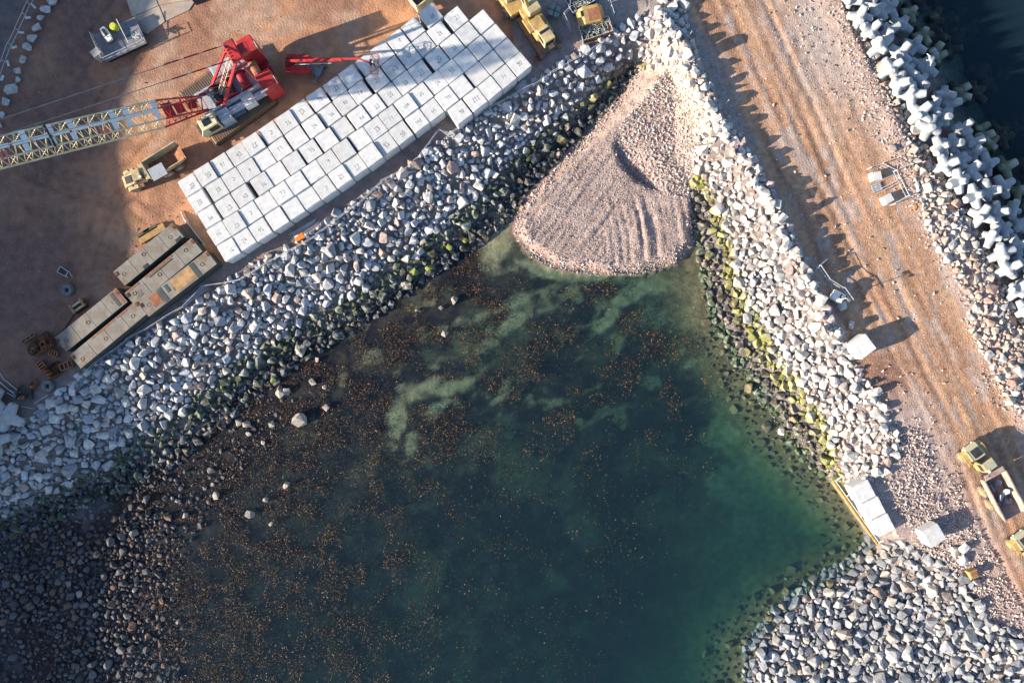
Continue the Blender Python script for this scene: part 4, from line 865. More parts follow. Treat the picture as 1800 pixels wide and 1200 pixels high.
def slab(mb, s0, s1, y0, y1, u): mb.add([bp_(s0,y0,u),bp_(s1,y0,u),bp_(s1,y1,u),bp_(s0,y1,u),bp_(s0,y0,u+.05),bp_(s1,y0,u+.05),bp_(s1,y1,u+.05),bp_(s0,y1,u+.05)], [(3,2,1,0),(4,5,6,7),(0,1,5,4),(1,2,6,5),(2,3,7,6),(3,0,4,7)])
cw_ = MB(); s = 6.3
while s < BL-1.2: slab(cw_, s, s+1.7, -.22, .22, BT+.12); s += 1.95
cw_.build('boom_walkway', WHITE, boomo)
for s in (6.2, 9.4, 10.9, 15.3, 17.4, 20.0, 24.2, 26.1, 29.3, 33, 36.5):
    pm = MB(); slab(pm, s, s+.62, -1.25, -.25, BT+.06); slab(pm, s+.25, s+.8, .25, 1.1, BT+.06); pm.build('boom_panel', WHITE, boomo)
st_ = MB()
for s in (12.4, 12.9, 22.4, 22.9): slab(st_, s, s+.28, .5, 1.3, BT+.08)
st_.build('stripe_panel', M_('red_white_stripe', (.75,.18,.14), rough=.6), boomo)
for s in (18.0, 30.0):
    MB().bar(bp_(s,-BW-.1,BT+.1), bp_(s,BW+.1,BT+.1), .14, 6).build('boom_pin_bar', DARK, boomo); MB().bar(bp_(s,-BW,-BT), bp_(s,BW,-BT), .14, 6).build('boom_pin_bar', DARK, boomo)
TIP = bp_(BL, 0, .6); pn = MB()
for y in (-1, 1): pn.bar(MT+Vector((0,y*.9,.2)), TIP+Vector((0,y*.7,0)), .045, 5)
pn.build('pendant_rope', GREY, crane)
pr = MB()
for y in (-.9, .9):
    d_ = (TIP-MT).normalized()
    for s in (1.2, 3.4, 5.6): MB().bar(MT+d_*s+Vector((0,y,.2)), MT+d_*(s+1.6)+Vector((0,y,.2)), .075, 6).build('pendant_link', DRED, crane)
hr = MB()
for y in (-.35, .35): hr.bar((-1.0,y,3.2), bp_(BL,y,BT+.4), .03, 4)
hr.build('hoist_rope', GREY, crane)

# ---------------------------------------------------------------- boom lift
lift = empty('boom_lift', P(548, 124, 0), R(-28), 'red telescopic boom lift with its basket held over the concrete cubes', 'boom lift')
MB().box((0,0,.62), (3.0,.9,.45)).box((1.25,0,.55), (.3,2.3,.3)).box((-1.25,0,.55), (.3,2.3,.3)).build('chassis', GREY, lift)
for x in (-1.25, 1.25):
    for y in (-1.2, 1.2):
        wh = MB().torus((x,y,.48), .30, .19, 'Y', 16, 6).build('wheel', TYRE, lift); MB().bar((x,y-.12,.48), (x,y+.12,.48), .26, 12).build('hub', GREY, wh)
tt = R(28-3)
def LR(x, y, z): c_, s__ = math.cos(tt), math.sin(tt); return Vector((x*c_-y*s__-.4, x*s__+y*c_, z))
def rot_mb(mb): mb.v = [tuple(LR(*v)) for v in mb.v]; return mb
for y, nm in ((.72, 'engine_cover'), (-.72, 'tank_cover')):
    rot_mb(MB().plate([(-2.4,y-.35),(.4,y-.38),(.75,y-.15),(.75,y+.15),(.4,y+.38),(-2.2,y+.38)], 1.0, 1.9)).build(nm, REDP, lift, bevel=.12)
rot_mb(MB().box((-1.9,0,1.4), (1.0,1.2,1.0))).build('turntable', DRED, lift, bevel=.06)
rot_mb(MB().bar((-2.0,0,2.2), (5.0,0,3.6), .20, 4)).build('main_boom', REDP, lift)
rot_mb(MB().bar((1.5,.16,2.95), (7.3,.05,4.05), .13, 4)).build('fly_boom', REDP, lift)
rot_mb(MB().bar((-1.2,-.3,2.0), (3.6,-.27,3.05), .05, 5)).build('cable_track', LGREY, lift)
rot_mb(MB().bar((7.2,.05,4.05), (8.6,-.35,3.9), .10, 4)).build('jib', REDP, lift)
bk = MB(); bx, by = 9.0, -.4
for x in (bx-.42, bx+.42):
    for y in (by-1.15, by-.38, by+.38, by+1.15): bk.bar((x,y,3.3), (x,y,4.4), .035)
for z in (3.3, 3.85, 4.4):
    for x in (bx-.42, bx+.42): bk.bar((x,by-1.15,z), (x,by+1.15,z), .035)
    for y in (by-1.15, by+1.15): bk.bar((bx-.42,y,z), (bx+.42,y,z), .035)
for i in range(6): bk.bar((bx-.42,by-1.0+.4*i,3.3), (bx+.42,by-1.0+.4*i,3.3), .02)
rot_mb(bk).build('basket', M_('salmon_paint', (.50,.16,.12), rough=.6), lift)
rot_mb(MB().box((bx-.35,by,4.3), (.25,.7,.3))).build('control_box', DARK, lift)
# a worker in the basket
def person_in(name, loc, rz, top_col, leg_col, hat_col, label):
    """one continuous skinned body, standing, hands forward on a rail"""
    bm = bmesh.new()
    J = {'p':(0,0,.95),'c':(0,.02,1.25),'n':(0,.02,1.46),'h':(.02,.0,1.62),'ht':(.02,0,1.72),'ls':(0,.19,1.40),'le':(.10,.26,1.14),'lw':(.32,.20,1.10),'lh':(.40,.18,1.11),'rs':(0,-.19,1.40),'re':(.10,-.26,1.14),'rw':(.32,-.20,1.10),'rh':(.40,-.18,1.11),
         'lk':(.02,.10,.50),'la':(0,.11,.09),'lf':(.16,.12,.04),'rk':(.02,-.10,.50),'ra':(0,-.11,.09),'rf':(.16,-.12,.04),'lp':(0,.09,.90),'rp':(0,-.09,.90)}
    rad = {'p':.14,'c':.155,'n':.06,'h':.095,'ht':.08,'ls':.07,'le':.05,'lw':.035,'lh':.04,'rs':.07,'re':.05,'rw':.035,'rh':.04,'lk':.065,'la':.045,'lf':.04,'rk':.065,'ra':.045,'rf':.04,'lp':.09,'rp':.09}
    ks = list(J); vs = {k: bm.verts.new(J[k]) for k in ks}
    for a, b_ in (('p','c'),('c','n'),('n','h'),('h','ht'),('c','ls'),('ls','le'),('le','lw'),('lw','lh'),('c','rs'),('rs','re'),('re','rw'),('rw','rh'),('p','lp'),('lp','lk'),('lk','la'),('la','lf'),('p','rp'),('rp','rk'),('rk','ra'),('ra','rf')): bm.edges.new((vs[a], vs[b_]))
    me = bpy.data.meshes.new('body'); bm.to_mesh(me); bm.free(); o = bpy.data.objects.new(name, me); LINK(o)
    o.modifiers.new('k', 'SKIN'); sub = o.modifiers.new('u', 'SUBSURF'); sub.levels = 1
    for i, k in enumerate(ks): d = me.skin_vertices[0].data[i]; d.radius = (rad[k], rad[k]); d.use_root = (k == 'p')
    dg = bpy.context.evaluated_depsgraph_get(); m2 = bpy.data.meshes.new_from_object(o.evaluated_get(dg)); bpy.data.objects.remove(o)
    o = new_obj(name, m2); o.location = loc; o.rotation_euler = (0, 0, rz)
    m2.materials.clear(); m2.materials.append(M_(name+'_jacket', top_col, bump=0)); m2.materials.append(M_(name+'_trousers', leg_col, bump=0)); m2.materials.append(M_(name+'_skin', (.45,.26,.18), bump=0))
    for p in m2.polygons:
        c = p.center; p.material_index = 1 if c.z < .92 else (2 if c.z > 1.5 or (abs(c.x) > .33 and c.z > .9) else 0)
    hm = bmesh.new(); bmesh.ops.create_uvsphere(hm, u_segments=14, v_segments=8, radius=.135); bmesh.ops.delete(hm, geom=[v for v in hm.verts if v.co.z < -.01], context='VERTS')
    me3 = bpy.data.meshes.new('helmet'); hm.to_mesh(me3); hm.free(); me3.materials.append(M_(name+'_helmet', hat_col, bump=0)); h = new_obj('helmet', me3, o); h.location = (.02, 0, 1.68)
    return tag(o, label, 'person')
lw = lift.matrix_basis if False else Matrix.LocRotScale(lift.location, lift.rotation_euler, None)
bpos = lw @ LR(9.0, -.6, 3.32)
person_in('person', bpos, R(-5), (.10,.11,.14), (.04,.05,.08), (.7,.7,.68), 'worker in dark clothes and white helmet standing in the boom lift basket')

# ---------------------------------------------------------------- articulated dump trucks
def dumper(loc, rz, label, bend=0.0, sc=1.0, paint=None, bedm=None, hood=None, wall=None):
    paint = paint or YEL; bedm = bedm or YEL
    t = empty('dump_truck', loc, rz, label, 'dump truck', 'articulated dump trucks', sc)
    cb, sb = math.cos(bend), math.sin(bend); hx = 1.6
    def F(mb): mb.v = [(hx+(x-hx)*cb-y*sb, (x-hx)*sb+y*cb, z) for x, y, z in mb.v]; return mb
    def wheel(x, y, front=False):
        m_ = MB().torus((x,y,.85), .55, .30, 'Y', 22, 8, 1.05); r_ = MB().bar((x,y-.28,.85), (x,y+.28,.85), .42, 14)
        for a in range(14): an = 2*math.pi*a/14; m_.box((x+.84*math.cos(an), y, .85+.84*math.sin(an)), (.12, .5, .06), ry=-an+R(90))
        if front: F(m_); F(r_)
        w_ = m_.build('wheel', TYRE, t); r_.build('rim', paint, w_)
    F(MB().box((3.1,0,1.1), (3.6,1.1,.5)).box((4.7,0,.85), (.5,2.3,.5))).build('front_frame', DARK, t)
    F(MB().prism([(3.3,1.2),(5.1,1.1),(5.3,1.5),(5.15,1.95),(3.3,2.35)], -.95, .95)).build('hood', hood or paint, t, bevel=.12)
    for y in (-1.25, 1.25): F(MB().prism([(2.9,1.75),(3.2,2.0),(4.6,1.9),(5.0,1.4),(4.9,1.3),(4.5,1.75),(3.2,1.85),(3.0,1.65)], y-.33, y+.33)).build('mudguard', paint, t)
    cab_ = F(MB().prism([(1.75,1.2),(3.25,1.2),(3.35,2.2),(3.05,3.25),(1.85,3.3),(1.7,2.3)], -.85, .85)).build('cab', paint, t, bevel=.06)
    F(MB().add([(3.36,-.75,2.3),(3.36,.75,2.3),(3.09,.72,3.18),(3.09,-.72,3.18)], [(0,1,2,3)])).build('windscreen', GLASS, cab_)
    for y in (-.87, .87): F(MB().box((2.5,y,2.7), (1.0,.03,.75))).build('side_window', GLASS, cab_)
    F(MB().box((1.9,.55,3.36), (.35,.3,.14))).build('air_conditioner', WHITE, cab_)
    for y in (-.98, .98): F(MB().bar((3.35,y,1.25), (3.35,y,2.4), .03).bar((4.9,y,1.25), (4.9,y,2.1), .03).bar((3.35,y,2.4), (4.9,y,2.1), .03)).build('grab_rail', DARK, t)
    F(MB().box((4.2,0,2.26), (1.1,1.1,.05), ry=R(11))).build('bonnet_grille', DARK, t)
    F(MB().cbox((2.45,0,3.34), (1.25,1.5,.08), .03)).build('cab_roof', hood or paint, cab_)
    for y in (-1.25, 1.25): F(MB().bar((3.2,y*.7,2.6), (3.6,y,2.7), .03).box((3.62,y,2.6), (.06,.28,.45))).build('mirror', DARK, cab_)
    for y in (-.6, .6): F(MB().bar((5.28,y,1.5), (5.34,y,1.5), .12, 12)).build('headlight', WHITE, t)
    F(MB().box((1.35,.0,2.0), (.7,1.5,1.1)).bar((1.3,.8,2.2), (1.3,.8,3.2), .09, 8)).build('air_intake', DARK, t)
    MB().bar((1.6,0,1.1), (.6,0,1.1), .35, 10).build('hitch', DARK, t)
    MB().box((-2.2,.45,1.15), (5.8,.25,.4)).box((-2.2,-.45,1.15), (5.8,.25,.4)).build('rear_frame', DARK, t)
    for y in (-1.25, 1.25): wheel(4.1, y, True)
    for x in (-1.3, -3.2):
        for y in (-1.25, 1.25): wheel(x, y)
    # tipping body: floor, flared sides, headboard with lip
    fl = [(.55,1.75),(-3.6,1.55),(-5.2,2.25)]
    bd = MB()
    for (x0, z0), (x1, z1) in zip(fl[:-1], fl[1:]): bd.add([(x0,-1.2,z0),(x0,1.2,z0),(x1,1.2,z1),(x1,-1.2,z1),(x0,-1.2,z0-.08),(x0,1.2,z0-.08),(x1,1.2,z1-.08),(x1,-1.2,z1-.08)], [(0,1,2,3),(7,6,5,4),(0,3,7,4),(1,5,6,2),(3,2,6,7),(0,4,5,1)])
    body = bd.build('tipping_body', bedm, t)
    for s_ in (-1, 1):
        m_ = MB(); m_.add([(.55,s_*1.2,1.7),(.75,s_*1.42,3.05),(-5.0,s_*1.42,2.95),(-5.2,s_*1.2,2.2),(-3.6,s_*1.2,1.5),(.55,s_*1.3,1.7),(.75,s_*1.54,3.05),(-5.0,s_*1.54,2.95),(-5.2,s_*1.3,2.2),(-3.6,s_*1.3,1.5)], [(0,1,2,3,4),(9,8,7,6,5),(0,5,6,1),(1,6,7,2),(2,7,8,3),(3,8,9,4),(4,9,5,0)])
        m_.box((-2.1,s_*1.5,3.0), (5.9,.16,.12)); m_.build('side_wall', wall or paint, body)
    MB().add([(.55,-1.25,1.7),(.55,1.25,1.7),(.8,1.5,3.1),(.8,-1.5,3.1),(.67,-1.25,1.7),(.67,1.25,1.7),(.92,1.5,3.1),(.92,-1.5,3.1)], [(0,1,2,3),(7,6,5,4),(0,4,5,1),(1,5,6,2),(2,6,7,3),(3,7,4,0)]).box((1.15,0,3.12), (.7,2.7,.07)).build('headboard', wall or paint, body)
    return t
DUST = M_('dusty_body_paint', (.46,.36,.29), rough=.7, vary=.2, nscale=1.5, dirt=(.30,.20,.16), dirt_amt=.45)
BFLR = M_('worn_body_floor', (.22,.19,.20), rough=.6, vary=.3, nscale=1.2, dirt=(.32,.22,.18), dirt_amt=.4)
PGRN = M_('dusty_cab_roof', (.42,.40,.28), rough=.6, vary=.12)
TB = math.atan2(895-775, 1755-1690)
tl = dumper(P(1727, 838, 0), R(118), 'yellow dump truck loaded with dark boulders, driving up the haul road', bend=R(8), sc=.96, bedm=BFLR, paint=YEL, hood=PGRN, wall=DUST)
dumper(P(1812, 990, 0), R(119), 'second yellow dump truck, cut off by the right edge of the photo', bend=R(6), sc=.96, bedm=BFLR, paint=YEL, hood=PGRN, wall=DUST)
dumper(P(282, 303, 0), R(212), 'empty pale yellow dump truck with rusty body parked beside the cube stack', bend=R(-14), sc=.80, paint=PYEL, bedm=RUSTB)
for i, (x, y, r) in enumerate(((-.6,-.4,.62),(-.9,.65,.55),(-1.9,-.55,.6),(-2.3,.35,.62),(-3.1,-.1,.6),(-2.9,.8,.45),(-3.4,-.8,.4))):
    q = Matrix.LocRotScale(tl.location, tl.rotation_euler, tl.scale) @ Vector((x, y, 1.66+r*.62+(.45 if i in (3, 2) else 0)))
    o = new_obj('boulder', proto_mesh('r', i, 0)); o.location = q; o.scale = (r, r*.9, r*.85); o.rotation_euler = (i, i*.3, i*2); o.color = (.30,.30,.32,1) if i != 2 else (.55,.54,.55,1)
    tag(o, ['dark boulder at the front left of the loaded truck body','dark boulder at the front right of the loaded truck body','brightest boulder in the loaded truck body','dark boulder in the middle of the loaded truck body','large dark boulder nearest the tail of the loaded truck body','small dark boulder by the right wall of the truck body','small dark boulder by the left wall of the truck body'][i], 'boulder', 'boulders loaded in the truck')
MB_ = MB().box((0,0,0), (1.9,1.6,.06)); o = MB_.build('steel_plate', LGREY); o.location = P(277, 302, 2.6); o.rotation_euler = (0, .05, R(30)); tag(o, 'grey steel sheet lying across the front of the empty truck body', 'steel sheet')

# ---------------------------------------------------------------- excavator at the top
ex = empty('excavator', P(940, 50, 0), R(123), 'yellow excavator parked in the shade at the right end of the cube stack', 'excavator')
for y in (-1.25, 1.25):
    tk = MB().prism([(-3.9,.45),(-3.5,.08),(1.6,.08),(2.0,.45),(2.0,.65),(1.6,.95),(-3.5,.95),(-3.9,.65)], y-.33, y+.33).build('crawler_track', TRACK, ex)
    sh = MB()
    for i in range(20): sh.box((-3.6+5.3*i/19, y, .98), (.15, .75, .07))
    sh.build('track_shoes', TRACK, tk, kind='stuff')
MB().box((-1.2,0,.8), (4.8,2.0,.5)).build('undercarriage', TRACK, ex)
MB().plate([(-2.2,-1.3),(2.2,-1.3),(2.4,-1.0),(2.4,.9),(-1.9,1.0),(-2.2,.7)], 1.15, 1.9).build('upper_body', YEL, ex, bevel=.08)
MB().plate([(.7,-1.35),(2.4,-1.4),(2.6,-1.2),(2.6,.2),(2.4,.4),(.7,.35)], 1.9, 2.9).build('counterweight', PYEL, ex, bevel=.12)
MB().box((-.5,0,2.05), (1.7,1.6,.5)).build('engine_cover', YEL, ex, bevel=.08)
c_ = MB().prism([(-3.3,1.5),(-1.4,1.5),(-1.1,2.2),(-1.4,3.0),(-3.3,3.05)], -.75, .75).build('cab', PYEL, ex, bevel=.05)
MB().box((-1.95,0,3.05), (.32,1.3,.05)).build('roof_window', GLASS, c_); MB().box((-2.4,.77,2.5), (1.2,.03,.7)).build('side_window', GLASS, c_); MB().box((-3.32,0,2.3), (.03,1.2,1.0)).build('rear_window', GLASS, c_)
MB().box((.0,.95,2.0), (1.9,.8,.4)).build('tool_box', YEL, ex, bevel=.04)
bm_ = MB()
for a, b_, t in (((1.0,0,1.9), (2.6,0,3.9), .28), ((2.6,0,3.9), (5.6,0,3.3), .24)): bm_.bar(a, b_, t, 4, t*.85)
bm_.build('boom', YEL, ex)
MB().bar((5.8,0,3.8), (4.7,0,1.3), .20, 4, .13).build('stick', YEL, ex)
MB().bar((1.3,.3,2.1), (3.4,.3,3.6), .07, 8).bar((1.3,-.3,2.1), (3.4,-.3,3.6), .07, 8).bar((3.4,0,4.2), (5.7,0,4.1), .07, 8).build('hydraulic_ram', GALV, ex)
bu = MB().prism([(4.0,.3),(4.4,.05),(5.3,.15),(5.4,.8),(5.0,1.3),(4.6,1.3),(4.9,.8),(4.4,.3)], -.55, .55).build('bucket', RUST, ex)
tm = MB()
for i in range(5): tm.bar((4.05,-.45+.22*i,.3), (3.8,-.45+.22*i,.42), .06, 4, .02)
tm.build('bucket_teeth', GALV, bu)
lo = empty('wheel_loader', P(896, 8, 0), R(123), 'yellow machine cut by the top edge beside the excavator', 'wheel loader')
MB().plate([(-2.0,-1.1),(1.0,-1.1),(1.4,-.7),(1.4,.7),(1.0,1.1),(-2.0,1.1)], .7, 1.7).build('rear_body', YEL, lo, bevel=.1)
MB().box((.2,0,2.1), (1.3,1.4,1.6)).build('cab', PYEL, lo, bevel=.06); MB().box((2.4,0,1.0), (1.8,.7,.5)).build('front_frame', YEL, lo)
for x in (-1.1, 2.2):
    for y in (-1.2, 1.2): MB().torus((x,y,.75), .48, .27, 'Y', 18, 8).build('wheel', TYRE, lo)
MB().prism([(3.6,.2),(4.9,.15),(5.0,.25),(4.0,.4),(3.8,1.3),(3.6,1.3)], -1.5, 1.5).build('bucket', RUST, lo)
# skip lorry body cut by the top edge, above the stack
tk = empty('tipper_trailer', P(722, -18, 0), R(-52), 'cream-edged dark tipper body cut off by the top edge above the cubes', 'trailer')
MB().box((0,0,1.1), (6.5,2.3,.15)).build('floor', DARK, tk)
MB().box((0,1.2,1.8), (6.6,.14,1.5)).build('side_wall', CREAM, tk); MB().box((0,-1.2,1.8), (6.6,.14,1.5)).build('side_wall', CREAM, tk)
MB().box((3.3,0,1.8), (.14,2.3,1.5)).build('end_wall', CREAM, tk); MB().box((0,0,.8), (6.0,1.0,.4)).build('chassis', DARK, tk)
for x in (-1.5, 1.8):
    for y in (-1.0, 1.0): MB().torus((x,y,.5), .33, .18, 'Y', 14, 6).build('wheel', TYRE, tk)

# ---------------------------------------------------------------- pontoon sections on the yard
def pontoon(c0, c1, width, label, hatches=(), h=2.0, num=None):
    a = P(*c0, h); b_ = P(*c1, h); d = b_-a; l = d.length; ang = math.atan2(d.y, d.x)
    o = empty('pontoon_section', ((a.x+b_.x)/2, (a.y+b_.y)/2, 0), ang, label, 'pontoon', 'steel pontoon sections stored on the yard')
    hull = MB().box((0,0,h/2-.06), (l,width,h-.12)); hull.build('hull', PSIDE, o, bevel=.04)
    # deck plates laid side by side, each a part
    nseg = max(3, int(l/2.3)); 
    for i in range(nseg):
        cx = -l/2+l*(i+.5)/nseg
        MB().box((cx,0,h-.055+random.uniform(-.008, .008)), (l/nseg-.05,width-.04,.10)).build('deck_plate', PDECK, o)
    for hx, hy, ww, hh, mm in hatches: MB().box((hx*l/2,hy*width/2,h+.012), (ww,hh,.03)).build('hatch_cover' if mm is not DARK else 'slot', mm, o)
    for hx in (-.82, -.1, .72): MB().torus((hx*l/2,random.uniform(-.2,.2)*width,h+.01), .22, .03, 'Z', 16, 5, .5).build('manhole_ring', RUST, o)
    for hx in (-.97, .97): MB().box((hx*l/2,width*.28,h+.01), (.35,.5,.1)).build('coupling_lug', RUST, o)
    if num: glyphs(num, .6, PAINT, o, h+.02, 0, -l*.36, -.1)
    return o
pontoon((209,490), (313,404), 2.25, 'uppermost pontoon section, light grey deck, nearest the dirt clearing', ((.85,-.8,.8,.35,DARK),(-.25,-.8,.7,.4,DARK)))
pontoon((228,527), (346,430), 2.15, 'middle pontoon section with a rust-edged slot along its upper side', ((.0,.85,4.2,.2,RUSTB),(.02,.55,3.6,.14,DARK),(-.75,.85,1.6,.2,RUSTB)), num='22')
pontoon((252,545), (372,452), 2.1, 'pontoon section with orange hatch covers, beside the boulder bank', ((.18,0,3.0,1.7,M_('orange_rust_plate', (.42,.25,.12), rough=.8, vary=.4, nscale=1.2)),(.52,0,.6,1.9,PSIDE),(-.42,0,.55,1.9,PSIDE),(-.62,.1,1.3,1.5,RUSTB),(-.25,.3,.4,1.0,PSIDE)))
pontoon((106,606), (214,518), 2.25, 'lower left pontoon section with plain tan deck and cross slot at its upper end', ((.80,0,.45,1.9,PSIDE),(.92,0,.35,1.9,RUSTB)))
pontoon((132,636), (248,540), 2.15, 'lowest pontoon section with a long rusty slot, above the gravel strip', ((.0,.85,3.6,.2,RUSTB),(.55,.85,1.6,.2,RUSTB)))
# timbers and debris beside them
for i, (a, b_, c1, d1, w_, m_, lb) in enumerate(((246,423,289,397,.9,TIMB,'wide tan timber board lying along the uppermost pontoon'),(243,416,276,396,.5,M_('mossy_timber', (.10,.10,.06)),'dark mossy beam behind the tan board'),(252,408,262,402,.35,M_('debris_wood', (.2,.13,.1)),'short dark wood scrap above the mossy beam'))):
    p = P(a, b_, .3); q = P(c1, d1, .3); d = q-p; o = MB().box((0,0,.2), (d.length,w_,.4)).build('timber_beam', m_); o.location = ((p.x+q.x)/2, (p.y+q.y)/2, 0); o.rotation_euler = (0, 0, math.atan2(d.y, d.x)); tag(o, lb, 'timber')
# rusty crate with slatted lid
cr_ = empty('rusty_frame', P(143, 538, 0), R(35), 'yellow-brown steel frame with two white bars above the lower pontoons', 'steel frame')
MB().box((0,0,.35), (1.7,1.1,.5)).build('frame_body', RUST, cr_)
for y in (-.35, .3): MB().box((0,y,.72), (1.7,.22,.22)).build('cross_bar', CREAM, cr_)
for x in (-.75, .75): MB().box((x,0,.95), (.2,1.2,.2)).build('side_bar', TIMB, cr_)
p = [P(133,545,.2), P(125,560,.1), P(115,575,.08), P(100,592,.08), P(90,602,.08)]; tag(MB().path(p, .06, 6).build('hose', RUST), 'rusty cable trailing down from the steel frame', 'cable')
# tyres
for a, b_, r, lb in ((121,510,.78,'grey tyre lying flat on the dark dirt'),(87,678,.82,'grey tyre lying flat beside the rusty scrap')):
    o = empty('tyre', P(a, b_, 0), 0, lb, 'tyre'); TM = MB().torus((0,0,.28), r*.66, .30, 'Z', 28, 8, .95).build('carcass', M_('dusty_tyre', (.20,.19,.185), bump=.4), o)
    tr_ = MB()
    for k in range(24): an = 2*math.pi*k/24; tr_.box((r*.94*math.cos(an), r*.94*math.sin(an), .28), (.10,.10,.5), rz=an)
    tr_.build('tread_blocks', M_('tyre_tread', (.15,.145,.14)), o)
# hand cart
ct = empty('hand_cart', P(115, 478, 0), R(-28), 'small grey cart with dark tray on the dark dirt', 'cart')
MB().box((0,0,.45), (1.1,.75,.06)).build('tray', DARK, ct)
e_ = MB()
for y in (-.4, .4): e_.bar((-.6,y,.5), (.9,y*.8,.55), .05)
e_.bar((-.6,-.4,.5), (-.6,.4,.5), .05).bar((.55,-.38,.5), (.55,.38,.5), .05); e_.build('rim_frame', GALV, ct)
for y in (-.4, .4): MB().torus((.5,y,.22), .16, .06, 'Y', 12, 5).build('wheel', TYRE, ct)
MB().bar((.9,.2,.55), (1.4,0,.6), .04).build('handle', GALV, ct)
# scrap: excavator buckets and grab parts
def bucket(px, py, ang, w_, l, lb, m_=RUST, teeth=5, h=1.0):
    o = empty('scrap_bucket', P(px, py, 0), R(ang), lb, 'excavator bucket')
    pr_ = [(-l/2,.0),(l/2,0),(l/2+.1,.12),(-l/2+.3,.12),(-l/2+.15,h),(-l/2-.05,h),(-l/2-.1,.3)]
    MB().prism(pr_, -w_/2, w_/2).build('shell', m_, o)
    for y in (-w_/2, w_/2): MB().prism([(-l/2,.05),(l/2,.05),(l/2-.2,.4),(-l/2+.1,h)], y-.03, y+.03).build('side_plate', m_, o)
    for i in range(teeth): y = -w_/2+w_*(i+.5)/teeth; MB().bar((l/2,y,.1), (l/2+.3,y,.1), .09, 4, .03).build('tooth', m_, o)
    for y in (-.22, .22): MB().prism([(-l/2,h*.9),(-l/2+.5,h*.8),(-l/2+.3,h+.35),(-l/2+.05,h+.35)], y-.05, y+.05).build('ear_plate', RUSTB, o)
bucket(81,602,125,1.9,1.9,'largest rusty bucket in the scrap, teeth pointing up left', teeth=6)
bucket(62,612,145,1.3,1.2,'rusty bucket piece left of the largest one', M_('dark_rust', (.10,.05,.03), vary=.4), 4)
bucket(99,650,40,1.5,1.5,'rusty plain bucket right of centre in the scrap', RUST, 4)
bucket(47,690,95,1.7,1.6,'dark old bucket left of the flat tyre', M_('old_bucket', (.075,.06,.05), vary=.4), 5)
bucket(61,675,60,.7,.8,'small orange-rust bracket beside the dark old bucket', RUSTB, 2, .6)
def scrapframe(px, py, ang, l, w_, lb, m_=RUSTB):
    o = empty('scrap_rack', P(px, py, 0), R(ang), lb, 'scrap steel')
    for y in (-w_/2, w_/2): MB().box((0,y,.3), (l,.14,.3)).build('rail', m_, o)
    for i in range(4): MB().box((-l/2+l*i/3,0,.35), (.14,w_,.25)).build('cross_bar', m_, o)
scrapframe(73,612,38,1.9,.9,'orange-rust ladder frame lying on the largest bucket')
scrapframe(76,642,-50,1.1,.8,'small rusty frame below the largest bucket')
scrapframe(120,642,20,1.6,.8,'rusty frame at the foot of the lowest pontoon')
scrapframe(97,621,-20,1.0,.7,'pinkish rusty bracket right of the largest bucket')
scrapframe(54,594,35,1.9,.35,'thin rusty bar frame above the scrap pile', M_('brown_steel', (.20,.12,.07)))
for i, (a, b_, c1, d1) in enumerate(((0,672,33,700),(4,664,36,690),(12,690,34,702),(60,709,84,694),(38,714,60,718),(90,700,112,688),(-3,652,8,668),(14,684,26,690))):
    tag(MB().bar(P(a,b_,.25), P(c1,d1,.12), .06, 5).build('steel_rod', GALV), f'pale steel rod, {ORD[i]} of those scattered by the left armour unit', 'steel rod', 'steel rods by the left edge')
for gi, (cx, cy, an, nr, ln, nm) in enumerate(((345,518,35,5,1.7,'beside the orange-hatched pontoon'),(534,402,33,6,1.9,'against the cube stack near the life ring'),(146,662,60,5,1.9,'on the gravel below the lowest pontoon'),(645,290,55,0,1.5,''),(396,455,0,0,0,''))):
    if not nr: continue
    o = empty('rod_bundle', P(cx, cy, 0), R(an), 'bundle of pale thin steel rods lying '+nm, 'steel rods')
    for i in range(nr): MB().bar((-ln+random.uniform(-.3,.3),(i-nr/2)*.16,.1+.02*i), (ln+random.uniform(-.3,.3),(i-nr/2)*.13+random.uniform(-.1,.1),.1), .04, 5).build('rod', GALV, o)
for i in range(5):
    a = P(318+i*1.2, 372+i*3, .1+.1*i); PIPE = ORD[i]; b2 = P(352+i*2, 425+i*1.5, .1+.1*i); tag(MB().bar(a, b2, .06, 6).build('long_pipe', GREY if i % 2 else LGREY), 'long thin pipe at the left end of the cube stack, '+PIPE+' from the cubes', 'pipe', 'pipes by the cube stack')

# ---------------------------------------------------------------- rails and mesh fences
def railfence(pts, name, label, cat='fence', h=1.05, step=2.4, m_=GALV, t=.035, rails=(.5, 1.0), feet=False, ground=True):
    w3 = [G(a, b_) if ground else P(a, b_, 0) for a, b_ in pts]; o = empty(name, w3[0], 0, label, cat); o0 = w3[0]
    for a, b_ in zip(w3[:-1], w3[1:]):
        a = a-o0; b2 = b_-o0; l = (b2-a).length; k = max(1, int(l/step))
        for i in range(k):
            p = a.lerp(b2, i/k); q = a.lerp(b2, (i+1)/k); lean = Vector((random.uniform(-.15,.15), random.uniform(-.15,.15), 0))
            MB().bar(p+Vector((0,0,-.1)), p+lean+Vector((0,0,h)), t*1.3, 5).build('post', m_, o)
            if feet: MB().box(p+Vector((0,0,.08)), (.7,.25,.16), rz=random.uniform(0,3)).build('foot', M_F, o)
            mb = MB()
            for r_ in rails: mb.bar(p+lean+Vector((0,0,h*r_)), q+Vector((0,0,h*r_)), t, 4)
            mb.build('rail', m_, o)
    return o
M_F = M_('white_foot', (.7,.7,.68), bump=0)
railfence([(135,675),(175,636),(230,597),(325,540),(360,505),(427,492),(470,464),(510,443),(560,415),(633,358),(672,322),(715,299),(735,280),(772,232),(790,242),(847,200),(937,152),(1030,97),(1068,72)], 'edge_rail', 'thin galvanised rail running along the top of the west boulder bank')
